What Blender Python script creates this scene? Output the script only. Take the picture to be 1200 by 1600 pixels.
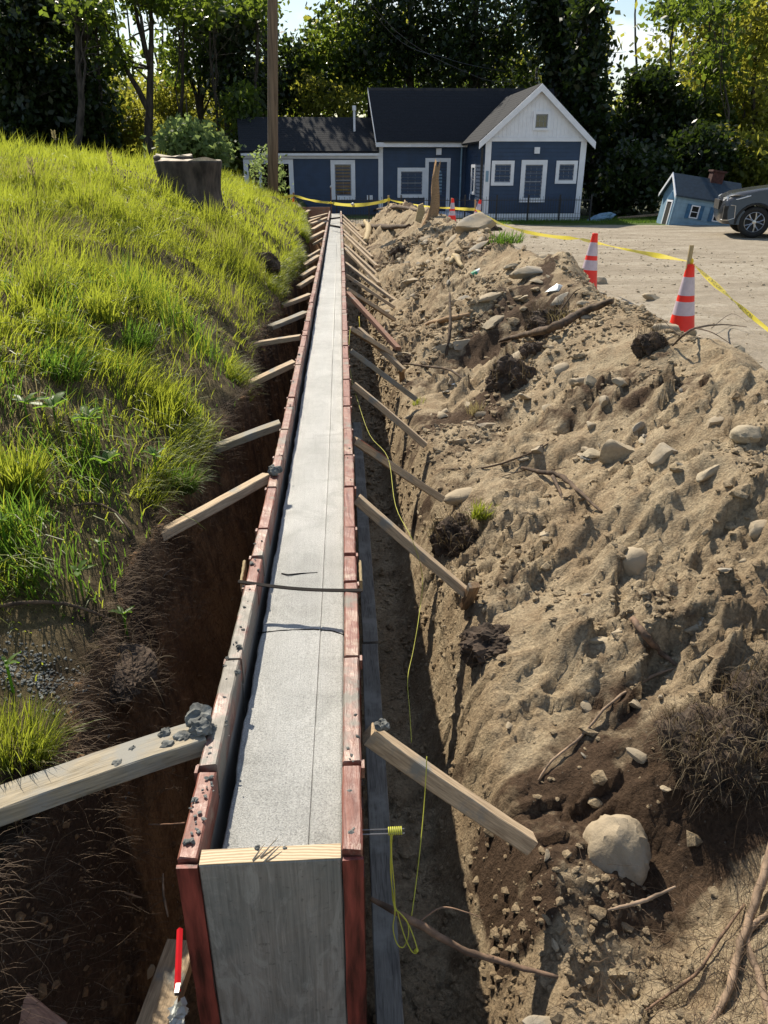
import bpy, bmesh, math, random
import numpy as np
from mathutils import Vector, Matrix, Quaternion

random.seed(7); rng = np.random.default_rng(7)
for o in list(bpy.data.objects): bpy.data.objects.remove(o)
S = bpy.context.scene
COL = S.collection
R = math.radians

# ------------------------------------------------------------------ camera, sky, sun, exposure
F_PX = 1180.0; PITCH = R(24.75); YAW = R(3.39); EYE = 1.30
cd = bpy.data.cameras.new('camera'); cam = bpy.data.objects.new('camera', cd); COL.objects.link(cam)
cd.sensor_fit = 'VERTICAL'; cd.sensor_height = 24.0; cd.lens = 24.0 * F_PX / 1600.0
cd.clip_start = 0.05; cd.clip_end = 3000
cam.location = (0, 0, EYE); cam.rotation_euler = (math.pi/2 - PITCH, 0, -YAW)
S.camera = cam

SUN_TO = Vector((0.37, -0.98, -1.0)).normalized()        # the way the light travels
w = bpy.data.worlds.new('World'); S.world = w; w.use_nodes = True
nt = w.node_tree; bg = nt.nodes['Background']
sky = nt.nodes.new('ShaderNodeTexSky'); sky.sky_type = 'NISHITA'; sky.sun_disc = False
el = math.asin(-SUN_TO.z); az = math.atan2(-SUN_TO.x, -SUN_TO.y)
sky.sun_elevation = el; sky.sun_rotation = az
sky.air_density = 1.3; sky.dust_density = 0.6; sky.ozone_density = 1.5
tcw = nt.nodes.new('ShaderNodeTexCoord'); mpw = nt.nodes.new('ShaderNodeMapping'); mpw.inputs['Scale'].default_value = (1, 1, 2.2)
cn = nt.nodes.new('ShaderNodeTexNoise'); cn.inputs['Scale'].default_value = 4.2; cn.inputs['Detail'].default_value = 9; cn.inputs['Roughness'].default_value = 0.55
cr = nt.nodes.new('ShaderNodeValToRGB'); cr.color_ramp.elements[0].position = 0.53; cr.color_ramp.elements[1].position = 0.66
mxw = nt.nodes.new('ShaderNodeMix'); mxw.data_type = 'RGBA'; mxw.inputs[7].default_value = (9.5, 9.7, 10.0, 1)
nt.links.new(tcw.outputs['Generated'], mpw.inputs[0]); nt.links.new(mpw.outputs[0], cn.inputs['Vector'])
nt.links.new(cn.outputs[0], cr.inputs[0]); nt.links.new(cr.outputs[0], mxw.inputs[0])
nt.links.new(sky.outputs[0], mxw.inputs[6]); nt.links.new(mxw.outputs[2], bg.inputs[0])
bg.inputs[1].default_value = 0.088
sl = bpy.data.lights.new('sun', 'SUN'); so = bpy.data.objects.new('sun', sl); COL.objects.link(so)
sl.energy = 4.9; sl.angle = R(0.53); sl.color = (1.0, 0.90, 0.74)
so.rotation_euler = SUN_TO.to_track_quat('-Z', 'Y').to_euler(); so.location = (-5, 12, 20)
S.view_settings.view_transform = 'Standard'; S.view_settings.look = 'None'
S.view_settings.exposure = 0.52; S.view_settings.gamma = 1; S.view_settings.use_curve_mapping = False
S.render.engine = 'CYCLES'
S.cycles.max_bounces = 6; S.cycles.transparent_max_bounces = 8

# ------------------------------------------------------------------ numbers read off the photograph
_f = np.array([math.sin(YAW)*math.cos(PITCH), math.cos(YAW)*math.cos(PITCH), -math.sin(PITCH)])
_r = np.array([math.cos(YAW), -math.sin(YAW), 0]); _u = np.cross(_r, _f); _c = np.array([0, 0, EYE])
def _ray(x, y): return _f + _r*(x-600)/F_PX - _u*(y-800)/F_PX
def at_z(x, y, z): d = _ray(x, y); return Vector(_c + d*(z-EYE)/d[2])
def at_y(x, y, Y): d = _ray(x, y); return Vector(_c + d*Y/d[1])

# ------------------------------------------------------------------ numpy noise
def _hash(ix, iy, seed):
    h = (ix.astype(np.int64)*374761393 + iy.astype(np.int64)*668265263 + seed*974634777) & 0xFFFFFFFF
    h = ((h ^ (h >> 13))*1274126177) & 0xFFFFFFFF
    return ((h ^ (h >> 16)) & 0xFFFFFF)/float(0xFFFFFF)
def vnoise(x, y, seed=0):
    x = np.asarray(x, float); y = np.asarray(y, float)
    ix = np.floor(x); iy = np.floor(y); fx = x-ix; fy = y-iy
    ux = fx*fx*fx*(fx*(fx*6-15)+10); uy = fy*fy*fy*(fy*(fy*6-15)+10)
    a = _hash(ix, iy, seed); b = _hash(ix+1, iy, seed); c = _hash(ix, iy+1, seed); d = _hash(ix+1, iy+1, seed)
    return (a*(1-ux)+b*ux)*(1-uy)+(c*(1-ux)+d*ux)*uy*1.0 - 0.5
def fbm(x, y, seed=0, o=4, gain=0.5, lac=2.07):
    s = 0; a = 1.0; n = 0
    for i in range(o):
        s = s + a*vnoise(x, y, seed+i*17); n += a; a *= gain
        x, y = x*lac*0.94 + y*lac*0.34 + 7.3, y*lac*0.94 - x*lac*0.34 + 3.1
    return s/n
def ridge(x, y, seed=0, o=4):
    s = 0; a = 1.0; n = 0
    for i in range(o):
        s = s + a*(1-np.abs(vnoise(x, y, seed+i*13))*2*1.6); n += a; a *= 0.5
        x, y = x*1.9+y*0.7+1.7, y*1.9-x*0.7+9.2
    return s/n - 0.5
def worley(x, y, seed=0):
    ix = np.floor(x); iy = np.floor(y); f1 = np.full(np.shape(x), 9.0); idv = np.zeros(np.shape(x))
    for dx in (-1, 0, 1):
        for dy in (-1, 0, 1):
            cx = ix+dx; cy = iy+dy
            d = (cx+_hash(cx, cy, seed)-x)**2+(cy+_hash(cx, cy, seed+5)-y)**2
            m = d < f1; f1 = np.where(m, d, f1); idv = np.where(m, _hash(cx, cy, seed+9), idv)
    return np.sqrt(f1), idv
def facets(x, y, seed=0, tilt=1.0):
    """broken earth: cells that are each a small tilted plane with an edge of its own"""
    ix = np.floor(x); iy = np.floor(y); f1 = np.full(np.shape(x), 9.0); h = np.zeros(np.shape(x))
    for dx in (-1, 0, 1):
        for dy in (-1, 0, 1):
            cx = ix+dx; cy = iy+dy; px = cx+_hash(cx, cy, seed)-x; py = cy+_hash(cx, cy, seed+5)-y
            d = np.abs(px)**1.6+np.abs(py)**1.6+.35*(_hash(cx, cy, seed+3)-.5)
            hh = (_hash(cx, cy, seed+9)-.5)*.9 + tilt*((_hash(cx, cy, seed+11)-.5)*px*1.5+(_hash(cx, cy, seed+13)-.35)*py*1.5)
            m = d < f1; f1 = np.where(m, d, f1); h = np.where(m, hh, h)
    return h
def sst(t): t = np.clip(t, 0, 1); return t*t*(3-2*t)
I = np.interp

# ------------------------------------------------------------------ terrain shape
def lip_x(y):
    return I(y, [0, 1.4, 2.5, 3.5, 5, 6, 7.5, 9, 12, 16, 24, 26], [-.74, -.72, -.78, -.70, -.66, -.74, -.64, -.60, -.56, -.6, -1.0, -1.3]) \
        + 0.10*fbm(y*1.9, y*0+3.3, 41, 4)*2
def form_c(y): return I(y, [0, 1.1, 2.1, 3.5, 11.2, 24.6, 30], [-.17, -.165, -.15, -.135, -.085, -.015, 0.0])
def crest_x(y): return I(y, [0, 14, 18, 22, 25], [2.2, 2.2, 1.95, 1.65, 1.5]) + 0.18*fbm(y*0.9, y*0+8.1, 51, 3)*2
def crest_z(y): return I(y, [0, 1.5, 2.6, 3.7, 4.2, 4.8, 5.5, 6.2, 7.1, 7.8, 9.9, 12.8, 15.8, 18.2, 21, 23.6, 25.6],
                         [.12, .2, .28, .31, .35, .22, .27, .24, .28, .42, .40, .31, .30, .38, .34, .20, -.40])
def lot_z(y): return I(y, [0, 10, 27, 60], [-.23, -.28, -.45, -.5])
def height(x, y, detail=True):
    x = np.asarray(x, float); y = np.asarray(y, float)
    L = lip_x(y); fc = form_c(y)
    ledge = I(y, [0, 3, 8, 14, 24], [-.07, -.06, .0, .05, .08])
    tren = 1 - sst((y-24.7)/1.0)
    floor = -1.02 + 0.06*fbm(x*3, y*3, 5, 3)
    # left bank
    d = np.maximum(L-x, 0)
    A = I(y, [0, 1, 3.3, 6, 10, 14, 20, 30, 60], [.42, .5, .76, 1.0, 1.40, 1.43, 1.35, 1.25, 1.3])
    A = A*(1 - 0.92*sst((y-25)/4)*sst((x+8)/3))
    Ln = I(y, [0, 10, 18, 24], [1.0, 1.1, 1.9, 2.4])
    bank = ledge + A*(1-np.exp(-d/Ln)) + 0.10*fbm(x*1.3, y*1.3, 11, 4)*2*sst(d/0.5)
    bank = bank + 0.045*fbm(x*4, y*4, 12, 3)*2
    fl = fc-0.38
    t = (x-L)/np.maximum(fl-L, .08)
    cut = ledge + (floor-ledge)*sst(t)**0.8 + 0.05*fbm(x*9, y*7, 61, 4)*2*np.sin(np.clip(t, 0, 1)*math.pi)
    z = np.where(x < L, bank, np.where(tren > 0, cut*tren + (1-tren)*np.minimum(ledge, -.2), cut))
    # right side
    fr = fc+0.42
    ft = fr+0.32 + 0.10*fbm(y*1.4, y*0+1.2, 71, 3)*2
    zf = -0.50 + 0.13*fbm(y*1.1, y*0+5.7, 72, 3)*2 + I(y, [0, 1.2, 2.2], [0.0, 0.0, 0.0])
    cx = crest_x(y); cz = crest_z(y) + 0.06*fbm(y*2.1, y*0+2.2, 73, 4)*2
    lz = lot_z(y)
    pile_on = 1 - sst((y-24.2)/1.3)
    s = np.clip((x-ft)/(cx-ft), 0, 1)
    prof = zf + (cz-zf)*(0.75*s + 0.25*sst(s))
    back = lz + (cz-lz)*np.exp(-(np.maximum(x-cx, 0)/0.50)**2)
    pile = np.where(x < cx, prof, back)
    env = np.clip((x-ft)/0.3, 0, 1)*np.exp(-(np.maximum(x-cx-0.35, 0)/0.45)**2)
    env = env*(1-.65*np.exp(-((x-cx)/.45)**2))
    pile = pile + env*(0.21*fbm(x*1.25+y*.3, y*1.05, 81, 4)*2 + 0.045*ridge(x*1.9+y*.8, y*2.0-x*.5, 82, 4)*2 + .045*fbm(x*3.4, y*3.0, 83, 3)*2)
    pile = pile - .16*np.exp(-(((x-1.0)/.17)**2+((y-1.42)/.17)**2)) - .10*np.exp(-(((x-.66)/.12)**2+((y-1.20)/.10)**2)) + .10*np.exp(-(((x-1.15)/.2)**2+((y-1.78)/.16)**2))
    pile = np.maximum(pile, np.where(x > cx, lz, -9))
    bank_r = floor + (zf-floor)*sst((x-fr)/(ft-fr))**0.9
    rt = np.where(x > ft, pile, np.where(x > fr, bank_r, floor))
    rt = rt*pile_on + lz*(1-pile_on)
    rt = np.where(x > fc, np.where((x < ft), rt, rt), z)
    z = np.where(x > fc, rt, z)
    if detail:
        dirt = np.where(x < L, 0.25, 1.0)*np.where((x > cx+0.9) | (y > 25.5), 0, 1)
        dirt = dirt*np.where(x > cx, np.clip(1-(x-cx-0.5)/0.4, 0, 1), 1)
        wx = x + 0.09*fbm(x*4, y*4, 90, 3); wy = y + 0.09*fbm(x*4, y*4, 95, 3)
        ux = wx*.82+wy*.57; uy = wy*.82-wx*.57; f1 = facets(ux*2.3, uy*4.6, 3); f2 = facets(ux*7+3, uy*11, 14); f3 = facets(wx*19, wy*21, 15)
        a2, i2 = worley(wx*14, wy*13, 4); a3, i3 = worley(x*33, y*31, 6)
        rough = 0.22+1.25*sst(fbm(x*1.5, y*1.5, 99, 3)*2.6+0.5)
        near = np.clip((9-y)/5, 0, 1)
        z = z + dirt*rough*(0.060*f1 + .034*f2 + .013*f3 + 0.016*(1-a2*1.4)*(i2 > .6) + near*0.008*(1-a3*1.5)*(i3 > .6))
        z = z + dirt*(0.018*fbm(x*9, y*9, 101, 4, .6)*2*(.4+rough*.7) + near*.012*fbm(x*26, y*26, 105, 2)*2*rough)
        lot = np.where((x > cx+0.5) & (y < 27), 1, 0)
        z = z + lot*(0.012*fbm(x*2.5, y*2.5, 111, 4)*2 + 0.02*fbm(x*.5+y*.2, y*.25, 113, 2)
                     - 0.018*np.clip(1-np.abs(((x-4.2)+0.35*(y-8)) % 1.7-0.3)/0.14, 0, 1)*np.clip((16-y)/6, 0, 1))
    return z
def gz(x, y): return float(height(np.array([x]), np.array([y]))[0])
def hit(px, py, z0=0.0):
    """the place on the ground that the photograph shows at this point"""
    d = _ray(px, py); t = np.concatenate([np.arange(.7, 8, .015), np.arange(8, 60, .08)])
    X = _c[0]+d[0]*t; Yy = _c[1]+d[1]*t; Z_ = _c[2]+d[2]*t
    k = np.nonzero(Z_ < height(X, Yy))[0]
    return Vector(_c+d*t[k[0]]) if len(k) else at_z(px, py, z0)

# ------------------------------------------------------------------ mesh helpers
def fast(name, V, F, mats, parent=None, smooth=False, mi=None, attr=None):
    me = bpy.data.meshes.new(name)
    V = np.asarray(V, np.float32); F = np.asarray(F, np.int32); n, k = F.shape
    me.vertices.add(len(V)); me.vertices.foreach_set('co', V.ravel())
    me.loops.add(n*k); me.loops.foreach_set('vertex_index', F.ravel())
    me.polygons.add(n); me.polygons.foreach_set('loop_start', np.arange(n, dtype=np.int32)*k)
    if mi is not None: me.polygons.foreach_set('material_index', np.asarray(mi, np.int32))
    me.polygons.foreach_set('use_smooth', np.full(n, smooth))
    if attr:
        for an, av in attr.items():
            a = me.attributes.new(an, 'FLOAT', 'POINT'); a.data.foreach_set('value', np.asarray(av, np.float32))
    me.update(calc_edges=True); me.validate()
    for m in (mats if isinstance(mats, (list, tuple)) else [mats]): me.materials.append(m)
    o = bpy.data.objects.new(name, me); COL.objects.link(o)
    if parent: o.parent = parent
    return o
class MB:
    def __init__(s): s.v = []; s.f = []; s.m = []
    def add(s, vs, fs, mi=0):
        n = len(s.v); s.v += [tuple(v) for v in vs]; s.f += [tuple(i+n for i in f) for f in fs]; s.m += [mi]*len(fs); return s
    def box(s, x0, x1, y0, y1, z0, z1, mi=0, M=None):
        vs = [Vector((x, y, z)) for x in (x0, x1) for y in (y0, y1) for z in (z0, z1)]
        if M is not None: vs = [M @ v for v in vs]
        return s.add(vs, [(0, 1, 3, 2), (4, 6, 7, 5), (0, 4, 5, 1), (2, 3, 7, 6), (0, 2, 6, 4), (1, 5, 7, 3)], mi)
    def chbox(s, x0, x1, y0, y1, z0, z1, c=0.004, mi=0):
        """box with chamfered long edges (long axis X)"""
        pr = [(y0+c, z0), (y1-c, z0), (y1, z0+c), (y1, z1-c), (y1-c, z1), (y0+c, z1), (y0, z1-c), (y0, z0+c)]
        vs = [(x, a, b) for x in (x0, x1) for a, b in pr]
        fs = [(i, (i+1) % 8, (i+1) % 8+8, i+8) for i in range(8)] + [tuple(range(7, -1, -1)), tuple(range(8, 16))]
        return s.add(vs, fs, mi)
    def tube(s, pts, rad, n=6, mi=0, cap=True):
        pts = [Vector(p) for p in pts]; m = len(pts)
        rad = rad if isinstance(rad, (list, tuple)) else [rad]*m
        vs = []; prev = None
        for i, p in enumerate(pts):
            t = (pts[min(i+1, m-1)]-pts[max(i-1, 0)]).normalized()
            a = prev if prev is not None else (Vector((0, 0, 1)) if abs(t.z) < .9 else Vector((1, 0, 0)))
            a = (a-t*a.dot(t)); a = a.normalized() if a.length > 1e-6 else t.orthogonal().normalized()
            b = t.cross(a); prev = a
            for j in range(n):
                q = 2*math.pi*j/n; vs.append(p+(a*math.cos(q)+b*math.sin(q))*rad[i])
        fs = [(i*n+j, i*n+(j+1) % n, (i+1)*n+(j+1) % n, (i+1)*n+j) for i in range(m-1) for j in range(n)]
        if cap: fs += [tuple(range(n-1, -1, -1)), tuple((m-1)*n+j for j in range(n))]
        return s.add(vs, fs, mi)
    def lathe(s, prof, n=16, mi=0, wob=None):
        vs = []
        for k, (r, z) in enumerate(prof):
            for j in range(n):
                a = 2*math.pi*j/n; q = r*(wob(a, z) if wob else 1); vs.append((q*math.cos(a), q*math.sin(a), z))
        m = len(prof)
        fs = [(i*n+j, i*n+(j+1) % n, (i+1)*n+(j+1) % n, (i+1)*n+j) for i in range(m-1) for j in range(n)]
        fs += [tuple(range(n-1, -1, -1)), tuple((m-1)*n+j for j in range(n))]
        return s.add(vs, fs, mi)
    def prism(s, poly, y0, y1, mi=0):
        """polygon in XZ pushed along Y"""
        n = len(poly); vs = [(x, y0, z) for x, z in poly]+[(x, y1, z) for x, z in poly]
        return s.add(vs, [(i, (i+1) % n, (i+1) % n+n, i+n) for i in range(n)]+[tuple(range(n-1, -1, -1)), tuple(range(n, 2*n))], mi)
    def build(s, name, mats, parent=None, smooth=False, world=False, bevel=0):
        v = s.v
        if world and parent is not None:
            Mi = wm(parent).inverted(); v = [Mi @ Vector(p) for p in v]
        me = bpy.data.meshes.new(name); me.from_pydata([tuple(p) for p in v], [], s.f)
        for m in (mats if isinstance(mats, (list, tuple)) else [mats]): me.materials.append(m)
        me.polygons.foreach_set('material_index', s.m)
        bm = bmesh.new(); bm.from_mesh(me); bmesh.ops.recalc_face_normals(bm, faces=bm.faces)
        if bevel: bmesh.ops.bevel(bm, geom=list(bm.edges), offset=bevel, segments=1, affect='EDGES')
        bm.to_mesh(me); bm.free()
        if smooth: me.polygons.foreach_set('use_smooth', [True]*len(me.polygons))
        me.update()
        o = bpy.data.objects.new(name, me); COL.objects.link(o)
        if parent is not None: o.parent = parent
        return o
def wm(o):
    M = Matrix.LocRotScale(o.location, o.rotation_euler, o.scale)
    return wm(o.parent) @ M if o.parent else M
def tag(o, label=None, cat=None, group=None, kind=None):
    if label: o['label'] = label
    if cat: o['category'] = cat
    if group: o['group'] = group
    if kind: o['kind'] = kind
    return o
def thing(name, label, cat, loc=(0, 0, 0), rot=(0, 0, 0), group=None):
    o = bpy.data.objects.new(name, None); COL.objects.link(o); o.location = loc; o.rotation_euler = rot
    o.empty_display_size = 0.1
    return tag(o, label, cat, group)
def copy_tree(o, parent=None):
    c = o.copy(); COL.objects.link(c); c.parent = parent
    for ch in [q for q in list(COL.objects) if q.parent == o]: copy_tree(ch, c)
    return c
def smooth_angle(o):
    me = o.data; me.polygons.foreach_set('use_smooth', [True]*len(me.polygons))
    if hasattr(me, 'set_sharp_from_angle'): me.set_sharp_from_angle(angle=R(35))
    return o

# ------------------------------------------------------------------ materials
def nodes(name):
    m = bpy.data.materials.new(name); m.use_nodes = True; t = m.node_tree
    return m, t, t.nodes['Principled BSDF']
def N(t, kind, **kw):
    n = t.nodes.new('ShaderNode'+kind)
    for k, v in kw.items():
        if k.startswith('i_'): n.inputs[k[2:].replace('_', ' ')].default_value = v
        else: setattr(n, k, v)
    return n
def coords(t, world, scale):
    if world: c = N(t, 'NewGeometry').outputs['Position']
    else: c = N(t, 'TexCoord').outputs['Object']
    mp = N(t, 'Mapping'); mp.inputs['Scale'].default_value = scale; t.links.new(c, mp.inputs[0]); return mp.outputs[0]
def noise(t, v, scale, detail=6, rough=.55, dist=0):
    n = N(t, 'TexNoise'); n.inputs['Scale'].default_value = scale; n.inputs['Detail'].default_value = detail
    n.inputs['Roughness'].default_value = rough; n.inputs['Distortion'].default_value = dist
    t.links.new(v, n.inputs['Vector']); return n.outputs[0]
def ramp(t, v, stops):
    n = N(t, 'ValToRGB'); e = n.color_ramp.elements
    while len(e) < len(stops): e.new(0.5)
    for q, (p, c) in zip(e, stops): q.position = p; q.color = (*c, 1) if len(c) == 3 else c
    t.links.new(v, n.inputs[0]); return n.outputs[0]
def mix(t, fac, a, b, mode='MIX'):
    n = N(t, 'Mix', data_type='RGBA', blend_type=mode)
    for s_, x in ((0, fac), (6, a), (7, b)):
        if isinstance(x, (int, float)): n.inputs[s_].default_value = x
        elif isinstance(x, tuple): n.inputs[s_].default_value = (*x, 1)
        else: t.links.new(x, n.inputs[s_])
    return n.outputs[2]
def bump(t, p, h, strength=.5, dist=.01, prev=None):
    b = N(t, 'Bump'); b.inputs['Strength'].default_value = strength; b.inputs['Distance'].default_value = dist
    t.links.new(h, b.inputs['Height'])
    if prev: t.links.new(prev, b.inputs['Normal'])
    t.links.new(b.outputs[0], p.inputs['Normal']); return b.outputs[0]
def simple(name, c, rough=.6, metal=0.0, var=.15, scale=12, bmp=.0, spec=.5, world=False, stretch=(1, 1, 1)):
    m, t, p = nodes(name); v = coords(t, world, stretch)
    n = noise(t, v, scale, 5)
    lo = tuple(x*(1-var*1.6) for x in c); hi = tuple(min(1, x*(1+var)) for x in c)
    t.links.new(ramp(t, n, [(.35, lo), (.65, hi)]), p.inputs['Base Color'])
    p.inputs['Roughness'].default_value = rough; p.inputs['Metallic'].default_value = metal
    p.inputs['Specular IOR Level'].default_value = spec
    if bmp: bump(t, p, noise(t, v, scale*3, 6), bmp, .004)
    return m
def leafmat(name, lo, hi, trans, amount=.5, rough=.45):
    m, t, p = nodes(name)
    g = N(t, 'NewGeometry'); c = ramp(t, g.outputs['Random Per Island'], [(0, lo), (1, hi)])
    v = coords(t, True, (1, 1, 1)); c = mix(t, noise(t, v, 0.9, 3), c, tuple(x*1.5 for x in hi), 'MIX') if False else c
    t.links.new(c, p.inputs['Base Color']); p.inputs['Roughness'].default_value = rough; p.inputs['Specular IOR Level'].default_value = .35
    tr = N(t, 'BsdfTranslucent'); tc = mix(t, g.outputs['Random Per Island'], tuple(x*.65 for x in trans), trans); t.links.new(tc, tr.inputs[0])
    mx = N(t, 'MixShader'); mx.inputs[0].default_value = amount
    t.links.new(p.outputs[0], mx.inputs[1]); t.links.new(tr.outputs[0], mx.inputs[2])
    t.links.new(mx.outputs[0], t.nodes['Material Output'].inputs['Surface'])
    return m

def soil(name, pale, mid, dark, attr=True, gravel=.4, darkbias=0.0):
    m, t, p = nodes(name); v = coords(t, True, (1, 1, 1))
    big = noise(t, v, 1.6, 6, .6, .4); med = noise(t, v, 9, 8, .65, .3); fine = noise(t, v, 70, 8, .7)
    c = ramp(t, big, [(.30, mid), (.52, pale), (.75, tuple(x*.93 for x in pale))])
    c = mix(t, ramp(t, med, [(.42, (0, 0, 0)), (.68, (1, 1, 1))]), c, mid)
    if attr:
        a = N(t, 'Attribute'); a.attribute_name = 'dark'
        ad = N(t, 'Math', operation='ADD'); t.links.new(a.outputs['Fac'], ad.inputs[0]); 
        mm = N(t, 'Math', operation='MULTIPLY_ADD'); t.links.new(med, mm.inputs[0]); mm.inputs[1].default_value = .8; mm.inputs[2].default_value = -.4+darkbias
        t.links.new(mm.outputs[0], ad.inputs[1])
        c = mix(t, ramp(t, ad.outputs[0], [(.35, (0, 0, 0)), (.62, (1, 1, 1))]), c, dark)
    c = mix(t, ramp(t, fine, [(.38, (.55, .55, .55)), (.62, (1.12, 1.12, 1.12))]), (0, 0, 0), c) if False else mix(t, 1.0, c, ramp(t, fine, [(.36, (.62, .62, .62)), (.64, (1.15, 1.15, 1.15))]), 'MULTIPLY')
    vo = N(t, 'TexVoronoi'); vo.inputs['Scale'].default_value = 55; t.links.new(v, vo.inputs['Vector'])
    st = ramp(t, vo.outputs['Distance'], [(.10, (1, 1, 1)), (.22, (0, 0, 0))])
    pick = ramp(t, vo.outputs['Color'], [(.70, (0, 0, 0)), (.74, (1, 1, 1))])
    sm = mix(t, 1.0, st, pick, 'MULTIPLY')
    gm = N(t, 'Math', operation='MULTIPLY'); t.links.new(sm, gm.inputs[0]); gm.inputs[1].default_value = gravel
    c = mix(t, gm.outputs[0], c, (.40, .36, .29))
    t.links.new(c, p.inputs['Base Color']); p.inputs['Roughness'].default_value = .95; p.inputs['Specular IOR Level'].default_value = .15
    b = bump(t, p, med, .8, .04); b = bump(t, p, fine, 1.0, .016, b)
    bump(t, p, sm, .7, .008, b)
    return m

M = {}
M['dirt'] = soil('dirt', (.48, .385, .255), (.32, .235, .145), (.095, .062, .040))
M['cut'] = soil('cut_soil', (.38, .23, .12), (.19, .11, .06), (.075, .046, .03), gravel=.6)
M['turf_soil'] = soil('turf_soil', (.16, .12, .065), (.085, .07, .03), (.045, .03, .02), gravel=.2)
M['forest_floor'] = simple('forest_floor', (.05, .06, .025), .95, var=.4, scale=2, world=True)
def gravel_mat():
    m, t, p = nodes('gravel'); v = coords(t, True, (1, 1, 1)); vs = coords(t, True, (.35, 1.1, 1))
    big = noise(t, vs, 1.1, 6, .6, .8); med = noise(t, v, 7, 8, .7); fine = noise(t, v, 60, 8, .75)
    c = ramp(t, big, [(.32, (.24, .20, .15)), (.5, (.36, .31, .24)), (.68, (.44, .39, .31))])
    c = mix(t, ramp(t, med, [(.45, (0, 0, 0)), (.7, (1, 1, 1))]), c, (.25, .21, .15))
    c = mix(t, 1.0, c, ramp(t, fine, [(.35, (.55, .55, .55)), (.65, (1.2, 1.2, 1.2))]), 'MULTIPLY')
    gr = N(t, 'Attribute'); gr.attribute_name = 'grass'
    ga = N(t, 'Math', operation='MULTIPLY_ADD'); t.links.new(med, ga.inputs[0]); ga.inputs[1].default_value = .8; 
    t.links.new(gr.outputs['Fac'], ga.inputs[2])
    c = mix(t, ramp(t, ga.outputs[0], [(.75, (0, 0, 0)), (.95, (1, 1, 1))]), c, (.07, .10, .03))
    t.links.new(c, p.inputs['Base Color']); p.inputs['Roughness'].default_value = .95; p.inputs['Specular IOR Level'].default_value = .2
    b = bump(t, p, med, .5, .03); bump(t, p, fine, .8, .012, b)
    return m
M['gravel'] = gravel_mat()
def timber(name, base, dark, rough=.8, crust=.3, grain=1.0):
    m, t, p = nodes(name); v = coords(t, False, (1.2, 14, 14)); v2 = coords(t, False, (1, 1, 1))
    g = noise(t, v, 5, 8, .6, 1.2); n2 = noise(t, v2, 9, 6, .6); f = noise(t, coords(t, False, (6, 90, 90)), 3, 4)
    c = ramp(t, g, [(.3, dark), (.5, base), (.7, tuple(min(1, x*1.18) for x in base))])
    c = mix(t, 1.0, c, ramp(t, f, [(.35, (.75, .75, .75)), (.65, (1.1, 1.1, 1.1))]), 'MULTIPLY')
    c = mix(t, ramp(t, n2, [(.62-crust*.2, (0, 0, 0)), (.72-crust*.12, (1, 1, 1))]), c, (.26, .25, .22))
    t.links.new(c, p.inputs['Base Color']); p.inputs['Roughness'].default_value = rough; p.inputs['Specular IOR Level'].default_value = .3
    b = bump(t, p, g, .35, .004); bump(t, p, n2, .3, .006, b)
    return m
M['brace'] = timber('brace_timber', (.50, .38, .25), (.30, .21, .13), crust=.25)
M['brace_grey'] = timber('weathered_timber', (.33, .28, .20), (.18, .15, .10), crust=.8)
M['brace_red'] = timber('reddish_timber', (.34, .19, .13), (.2, .1, .07), crust=.1)
M['stake'] = timber('stake_wood', (.46, .36, .2), (.3, .2, .1), crust=0)
M['plank'] = timber('grey_plank', (.2, .185, .16), (.1, .09, .08), crust=.6)
M['drift'] = timber('split_log', (.34, .22, .12), (.14, .08, .05), crust=0)
def painted(name, wear, crust):
    """red form oil paint over timber, worn through to wood and crusted with cement"""
    m, t, p = nodes(name); v = coords(t, True, (16, 1.6, 16)); v2 = coords(t, True, (1, 1, 1))
    g = noise(t, v, 4, 8, .65, .8); n2 = noise(t, v2, 7, 8, .65); n3 = noise(t, v2, 34, 6, .7)
    c = ramp(t, g, [(.3, (.12, .035, .025)), (.55, (.23, .080, .055)), (.75, (.34, .17, .125))])
    c = mix(t, ramp(t, n2, [(.62-wear, (0, 0, 0)), (.70-wear*.6, (1, 1, 1))]), c, (.36, .25, .18))
    c = mix(t, ramp(t, n2, [(.30+crust, (1, 1, 1)), (.42+crust, (0, 0, 0))]), c, (.20, .18, .15))
    c = mix(t, ramp(t, n3, [(.66, (0, 0, 0)), (.72, (1, 1, 1))]), c, (.10, .09, .08))
    t.links.new(c, p.inputs['Base Color'])
    t.links.new(ramp(t, n2, [(.4, (.65, .65, .65)), (.6, (.38, .38, .38))]), p.inputs['Roughness'])
    b = bump(t, p, g, .5, .004); bump(t, p, n3, .4, .004, b)
    return m
M['form_red'] = painted('red_form_paint', .03, 0.0)
M['form_worn'] = painted('worn_form_paint', .12, .06)
M['form_crust'] = painted('crusted_form_paint', .06, .17)
M['form_face'] = simple('form_face', (.24, .22, .19), .7, var=.3, scale=5, bmp=.4, world=True)
M['form_out'] = simple('form_outside', (.11, .035, .022), .7, var=.5, scale=8, bmp=.4, world=True)
M['steel'] = simple('steel', (.35, .34, .33), .4, .8, .2)
M['rust'] = simple('rusty_steel', (.16, .085, .05), .8, .3, .4, 30, .3)
M['blacksteel'] = simple('black_steel', (.014, .011, .010), .85, .0, .2, spec=.15)
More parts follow.
